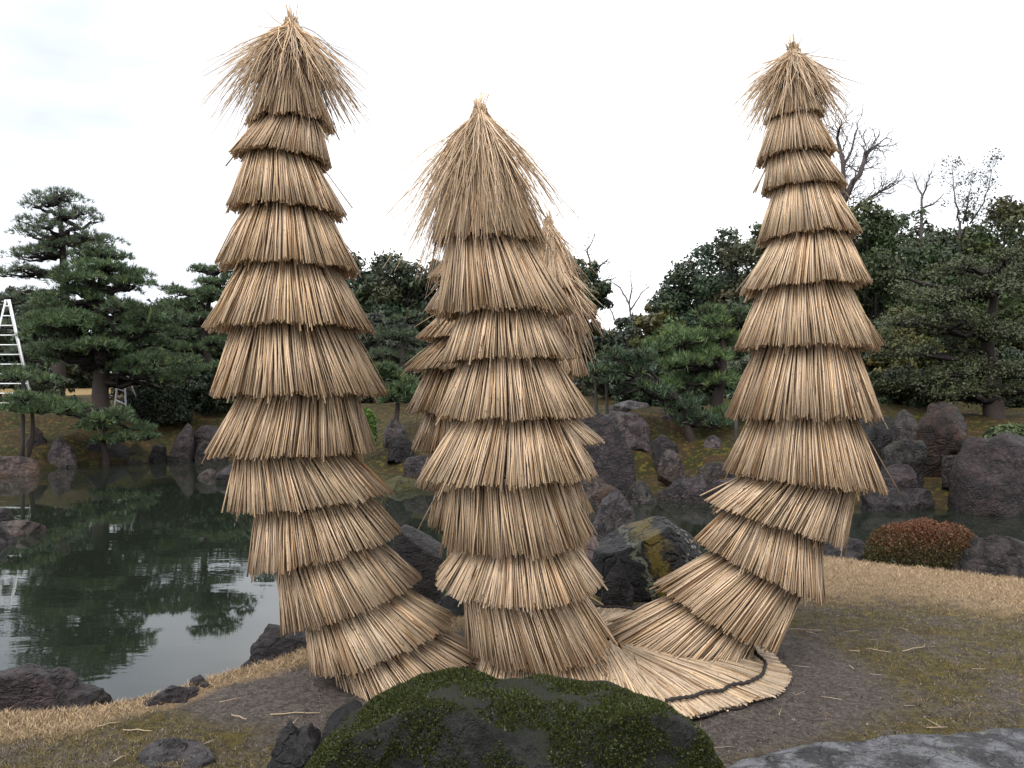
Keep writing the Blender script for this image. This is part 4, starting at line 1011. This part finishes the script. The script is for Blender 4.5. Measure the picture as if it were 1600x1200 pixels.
UB = [(-40, 'at the left photo edge'), (70, 'below the tall open pine'), (215, 'left of the clipped round shrub'), (330, 'behind the rounded pine'), (470, 'behind the left straw trunk'),
      (575, 'just right of the left straw trunk'), (690, 'left behind the middle trunk'), (800, 'behind the middle trunk'), (905, 'right behind the middle trunk'), (1000, 'above the pale boulders'),
      (1075, 'behind the low twisted pine'), (1165, 'behind the right trunk'), (1290, 'left behind the black rock mass'), (1380, 'above the black rock mass'), (1475, 'behind the rust brown standing rock'), (1570, 'beside the umbrella tree trunk')]
for i, (cx, wh) in enumerate(UB):
    broad_tree('undergrowth_bush', 'low dark undergrowth bush ' + wh, 35 + (i % 3) * 2.5 if cx < 950 else 29 + (i % 3) * 2, cx, 572 + (i * 7) % 17, 650, 112, 600 + i, (0.022 + 0.006 * (i % 3), 0.032 + 0.004 * (i % 2), 0.016), nleaf=5000, size=0.085,
               group='undergrowth bushes below the far trees', cat='bush')

# shrubs
def dome_shrub(name, label, D, cx, top, bottom, width, seed, col_top, col_low, n, size, depth=None, twiggy=False):
    rng = np.random.default_rng(seed)
    w = width / F * D / 2; zt = P(cx, top, D)[2]; zb = P(cx, bottom, D)[2]; h = zt - zb
    b0 = np.array([(cx - CX) / F * D, D, zb])
    root = empty(name, b0); tag(root, label, 'shrub')
    d = unit(rng.normal(0, 1, (n, 3)) * np.array([1, 1, 1.0])); d[:, 2] = np.abs(d[:, 2]) * 1.0 - 0.12 * rng.random(n)
    lump = 1 + 0.05 * np.sin(d[:, 0] * 9 + 1) * np.sin(d[:, 1] * 8) + 0.04 * rng.normal(0, 0.5, n) - 0.25 * (rng.random(n) ** 3)
    sup = (np.abs(d[:, 0]) ** 2.6 + np.abs(d[:, 1]) ** 2.6 + np.abs(d[:, 2]) ** 2.6) ** (-1 / 2.6)
    C = d * (lump * sup)[:, None] * np.array([w, depth or w * 0.8, h])
    k = smoothstep(0.38, 0.95, d[:, 2] + rng.normal(0, 0.16, n))[:, None]
    col = np.array(col_low) * (1 - k) + np.array(col_top) * k
    nr = unit(d + np.array([0, 0, 0.6]))
    V, f, c = leafquads(C, unit(np.cross(nr, rng.normal(0, 1, (n, 3)))) if twiggy else nr, rng, size, col, asp=0.42)
    tag(mk('foliage', V, [f], M['foliage'], root, c, smooth=False), kind='stuff')
    tw = [limb([np.array([rng.normal(0, 0.1 * w), rng.normal(0, 0.1 * w), -0.25 * h]), C[i] * 0.88], 0.014, 0.005, rng, 5, 0.1) for i in range(0, n, max(1, n // 60))]
    V, f = tube_group(tw, 4); tag(mk('stems', V, f, M['bark'], root, np.tile(np.array([0.04, 0.03, 0.025]), (len(V), 1))), kind='stuff')
dome_shrub('azalea_shrub', 'clipped dome shrub with rust red tips on the right lawn crest', 8.25, 1446, 817, 905, 180, 501, (0.145, 0.055, 0.028), (0.044, 0.046, 0.013), 42000, 0.011, twiggy=True)
dome_shrub('clipped_shrub', 'dark green clipped round shrub behind the left bank', 33, 245, 602, 655, 100, 502, (0.022, 0.036, 0.014), (0.014, 0.022, 0.010), 9000, 0.07)
dome_shrub('leafy_shrub', 'bright green leafy shrub at the right edge of the left trunk', 23, 570, 640, 690, 34, 503, (0.10, 0.17, 0.03), (0.06, 0.11, 0.02), 2600, 0.06)
dome_shrub('grassy_shrub', 'pale green tuft above the huge craggy rock at right', 17.8, 1580, 665, 700, 80, 504, (0.09, 0.12, 0.05), (0.05, 0.07, 0.03), 4000, 0.05)

# ------------------------------------------------------------------ ladders and props
def ladder(label, D, apex, foot_l, foot_r, rungs, seed):
    A, L_, R_ = P(*apex, D), P(*foot_l, D), P(*foot_r, D)
    for q in (L_, R_):
        q[2] = min(q[2], float(ground_z(q[0], q[1])))
    root = empty('tripod_ladder', ((L_[0] + R_[0]) / 2, D, min(L_[2], R_[2]))); tag(root, label, 'ladder', 'white tripod ladders among the pines')
    b0 = np.array(root.location)
    off = np.array([0.07, 0, 0])
    for a, e in ((A - off, L_), (A + off, R_)):
        V, f, _ = tubes(np.array([[a, e]]), np.full((1, 2), 0.034), 6); mk('rail', V - b0, f, M['alu'], root)
    bk = np.array([A[0] + 0.1, D + 1.5, float(ground_z(A[0], D + 1.5))])
    V, f, _ = tubes(np.array([[A, bk]]), np.full((1, 2), 0.026), 6); mk('rear_leg', V - b0, f, M['alu'], root)
    for k in np.linspace(0.06, 0.94, rungs):
        p, q = (A - off) * (1 - k) + L_ * k, (A + off) * (1 - k) + R_ * k
        V, f, _ = tubes(np.array([[p, q]]), np.full((1, 2), 0.026), 6); mk('rung', V - b0, f, M['alu'], root)
ladder('tall white tripod ladder at the left photo edge', 32, (12, 468), (-32, 640), (53, 640), 11, 1)
ladder('small white ladder partly hidden behind the broad pine trunk', 31.2, (190, 566), (178, 634), (198, 634), 5, 2)

def post(label, D, x0, y0, x1, y1, r=0.045):
    a, e = P(x0, y0, D), P(x1, y1, D); e[2] = float(ground_z(e[0], e[1])) - 0.05
    K = 5; t = np.linspace(0, 1, K)[:, None]
    V, f, _ = tubes((a * (1 - t) + e * t)[None], np.linspace(r * 0.9, r * 1.1, K)[None], 7)
    b0 = np.array([e[0], e[1], e[2]]); o = mk('support_post', V - b0, f, M['post']); o.location = b0
    tag(o, label, 'post', 'dark props under pine limbs')
post('dark post under the flat pine pad at the far left', 25.8, 36, 595, 35, 668, 0.06)
post('left one of two dark posts above the pale boulders', 22.8, 930, 590, 934, 640, 0.045)
post('right one of two dark posts above the pale boulders', 22.8, 947, 588, 950, 640, 0.045)
post('dark post close left of the right straw trunk', 20.5, 1150, 650, 1151, 700, 0.05)

# ------------------------------------------------------------------ grass and straw litter
def lawn_grass(n, seed):
    rng = np.random.default_rng(seed)
    D = 3.2 + (9.6 - 3.2) * rng.random(n) ** 1.25
    x = D * rng.uniform(-0.78, 0.85, n)
    s = near_s(x, D); tw = tan_w(x, D); dw = dirt_w(x, D)
    pt = np.stack([x, D, 0 * x], 1)
    nz = vnoise(pt, 1.7, 3, 6)
    keep = (s > -0.85) & (rng.random(n) < np.clip(0.50 + 0.5 * tw + 0.55 * nz - 0.9 * dw * (1 - tw), 0.02, 1))
    x, D, s, tw, nz, pt = x[keep], D[keep], s[keep], tw[keep], nz[keep], pt[keep]
    n = len(x)
    z = ground_z(x, D) + 0.016 * vnoise(pt, 2.2, 4, 1) + 0.007 * vnoise(pt, 11, 2, 2)
    p = np.stack([x, D, z - 0.003], 1)
    h = (0.011 + 0.009 * tw) * rng.uniform(0.5, 1.7, n)
    d = np.stack([rng.normal(0, 0.8, n), rng.normal(0, 0.8, n), np.ones(n)], 1)
    a = rng.random(n) * 6.283; wv = np.stack([np.cos(a), np.sin(a), 0 * a], 1) * (0.0022 + 0.0006 * tw)[:, None]
    V = np.stack([p - wv, p + wv, p + d * h[:, None]], 1).reshape(-1, 3)
    tanc = np.array([0.39, 0.285, 0.18]); gr = np.array([0.11, 0.092, 0.024]); br = np.array([0.15, 0.12, 0.082])
    k = np.clip(tw + rng.normal(0, 0.25, n), 0, 1)[:, None]
    g = (rng.random((n, 1)) < 0.55)
    c = (np.where(g, gr, br) * (1 - k) + tanc * k) * rng.normal(1, 0.38, (n, 1)).clip(0.25, 2.0)
    tag(mk('lawn_grass', V, [np.arange(3 * n).reshape(-1, 3)], M['grass'], None, np.repeat(c, 3, 0), smooth=False), 'short dry winter grass and moss on the near lawn', 'grass', kind='stuff')
lawn_grass(460000, 71)

def crumbs(n, seed):
    rng = np.random.default_rng(seed)
    D = 3.2 + 5.0 * rng.random(n) ** 1.3; x = D * rng.uniform(-0.75, 0.8, n)
    k = (near_s(x, D) > 0.05) & (tan_w(x, D) < 0.4); x, D = x[k], D[k]; n = len(x)
    pt = np.stack([x, D, 0 * x], 1)
    z = ground_z(x, D) + 0.016 * vnoise(pt, 2.2, 4, 1) + 0.007 * vnoise(pt, 11, 2, 2)
    p = np.stack([x, D, z], 1); r = (0.0022 + 0.0055 * rng.random(n) ** 4)[:, None]
    o4 = np.array([[1, 0, -0.4], [-0.6, 0.85, -0.4], [-0.5, -0.9, -0.4], [0, 0, 0.8]])
    V = (p[:, None] + (o4[None] + rng.normal(0, 0.25, (n, 4, 3))) * r[:, None]).reshape(-1, 3)
    f = (np.arange(n)[:, None, None] * 4 + np.array([[0, 1, 3], [1, 2, 3], [2, 0, 3]])[None]).reshape(-1, 3)
    c = np.array([0.12, 0.10, 0.092]) * rng.normal(1, 0.6, (n, 1)).clip(0.15, 3.2)
    tag(mk('soil_crumbs', V, [f], M['grass'], None, np.repeat(c, 4, 0), smooth=False), 'loose soil crumbs and grit on the bare ground', 'soil', kind='stuff')
crumbs(80000, 72)

def litter(label, px0, py0, px1, py1):
    pts = []
    for px, py in ((px0, py0), (px1, py1)):
        D = EYE * F / (py - HY); pts.append(np.array([(px - CX) / F * D, D, float(ground_z((px - CX) / F * D, D)) + 0.016]))
    a, e = pts; t = np.linspace(0, 1, 5)[:, None]
    p = a * (1 - t) + e * t; p[2, 2] += 0.004; p[2, 1] += 0.004
    b0 = p[0].copy()
    V, f, _ = tubes((p - b0)[None], np.linspace(0.0032, 0.0022, 5)[None], 5)
    o = mk('straw_stalk', V, f, M['straw'], None, np.tile(np.array([0.48, 0.37, 0.24]), (len(V), 1))); o.location = b0
    tag(o, label, 'straw', 'fallen straw stalks on the ground')
litter('long fallen straw stalk on the soil right of the right trunk', 1205, 988, 1285, 992)
litter('short fallen straw stalk on the right lawn', 1410, 1026, 1445, 1019)
litter('fallen straw stalk left of the left trunk foot', 422, 1121, 500, 1118)
litter('fallen straw stalk on the far left lawn', 152, 1141, 188, 1133)
litter('fallen straw stalk lying level on the left lawn', 192, 1147, 238, 1149)
litter('short pale straw piece left of the black pointed rock', 362, 1122, 385, 1129)
litter('pale straw piece at the lower left photo border', 178, 1200, 200, 1189)

def straw_bits(n, seed):
    rng = np.random.default_rng(seed)
    a = rng.random(n) * 6.283; r = 0.7 + 1.9 * rng.random(n) ** 1.4
    x, y = MC[0] + r * np.cos(a), MC[1] + r * np.sin(a)
    k = (near_s(x, y) > 0.15) & (y > 3.1); x, y = x[k], y[k]; n = len(x)
    th = rng.random(n) * 6.283; L = rng.uniform(0.012, 0.06, n)
    d = np.stack([np.cos(th) * L, np.sin(th) * L, 0 * L], 1)
    p = np.stack([x, y, ground_z(x, y) + 0.014], 1)
    V, f, own = tubes(np.stack([p - d, p + d], 1), np.full((n, 2), 0.0016), 3)
    tag(mk('straw_litter', V, f, M['straw'], None, (straw_cols(n, rng, 0.25))[own]), 'short broken straw bits scattered on the soil round the mat', 'straw', kind='stuff')
straw_bits(200, 81)
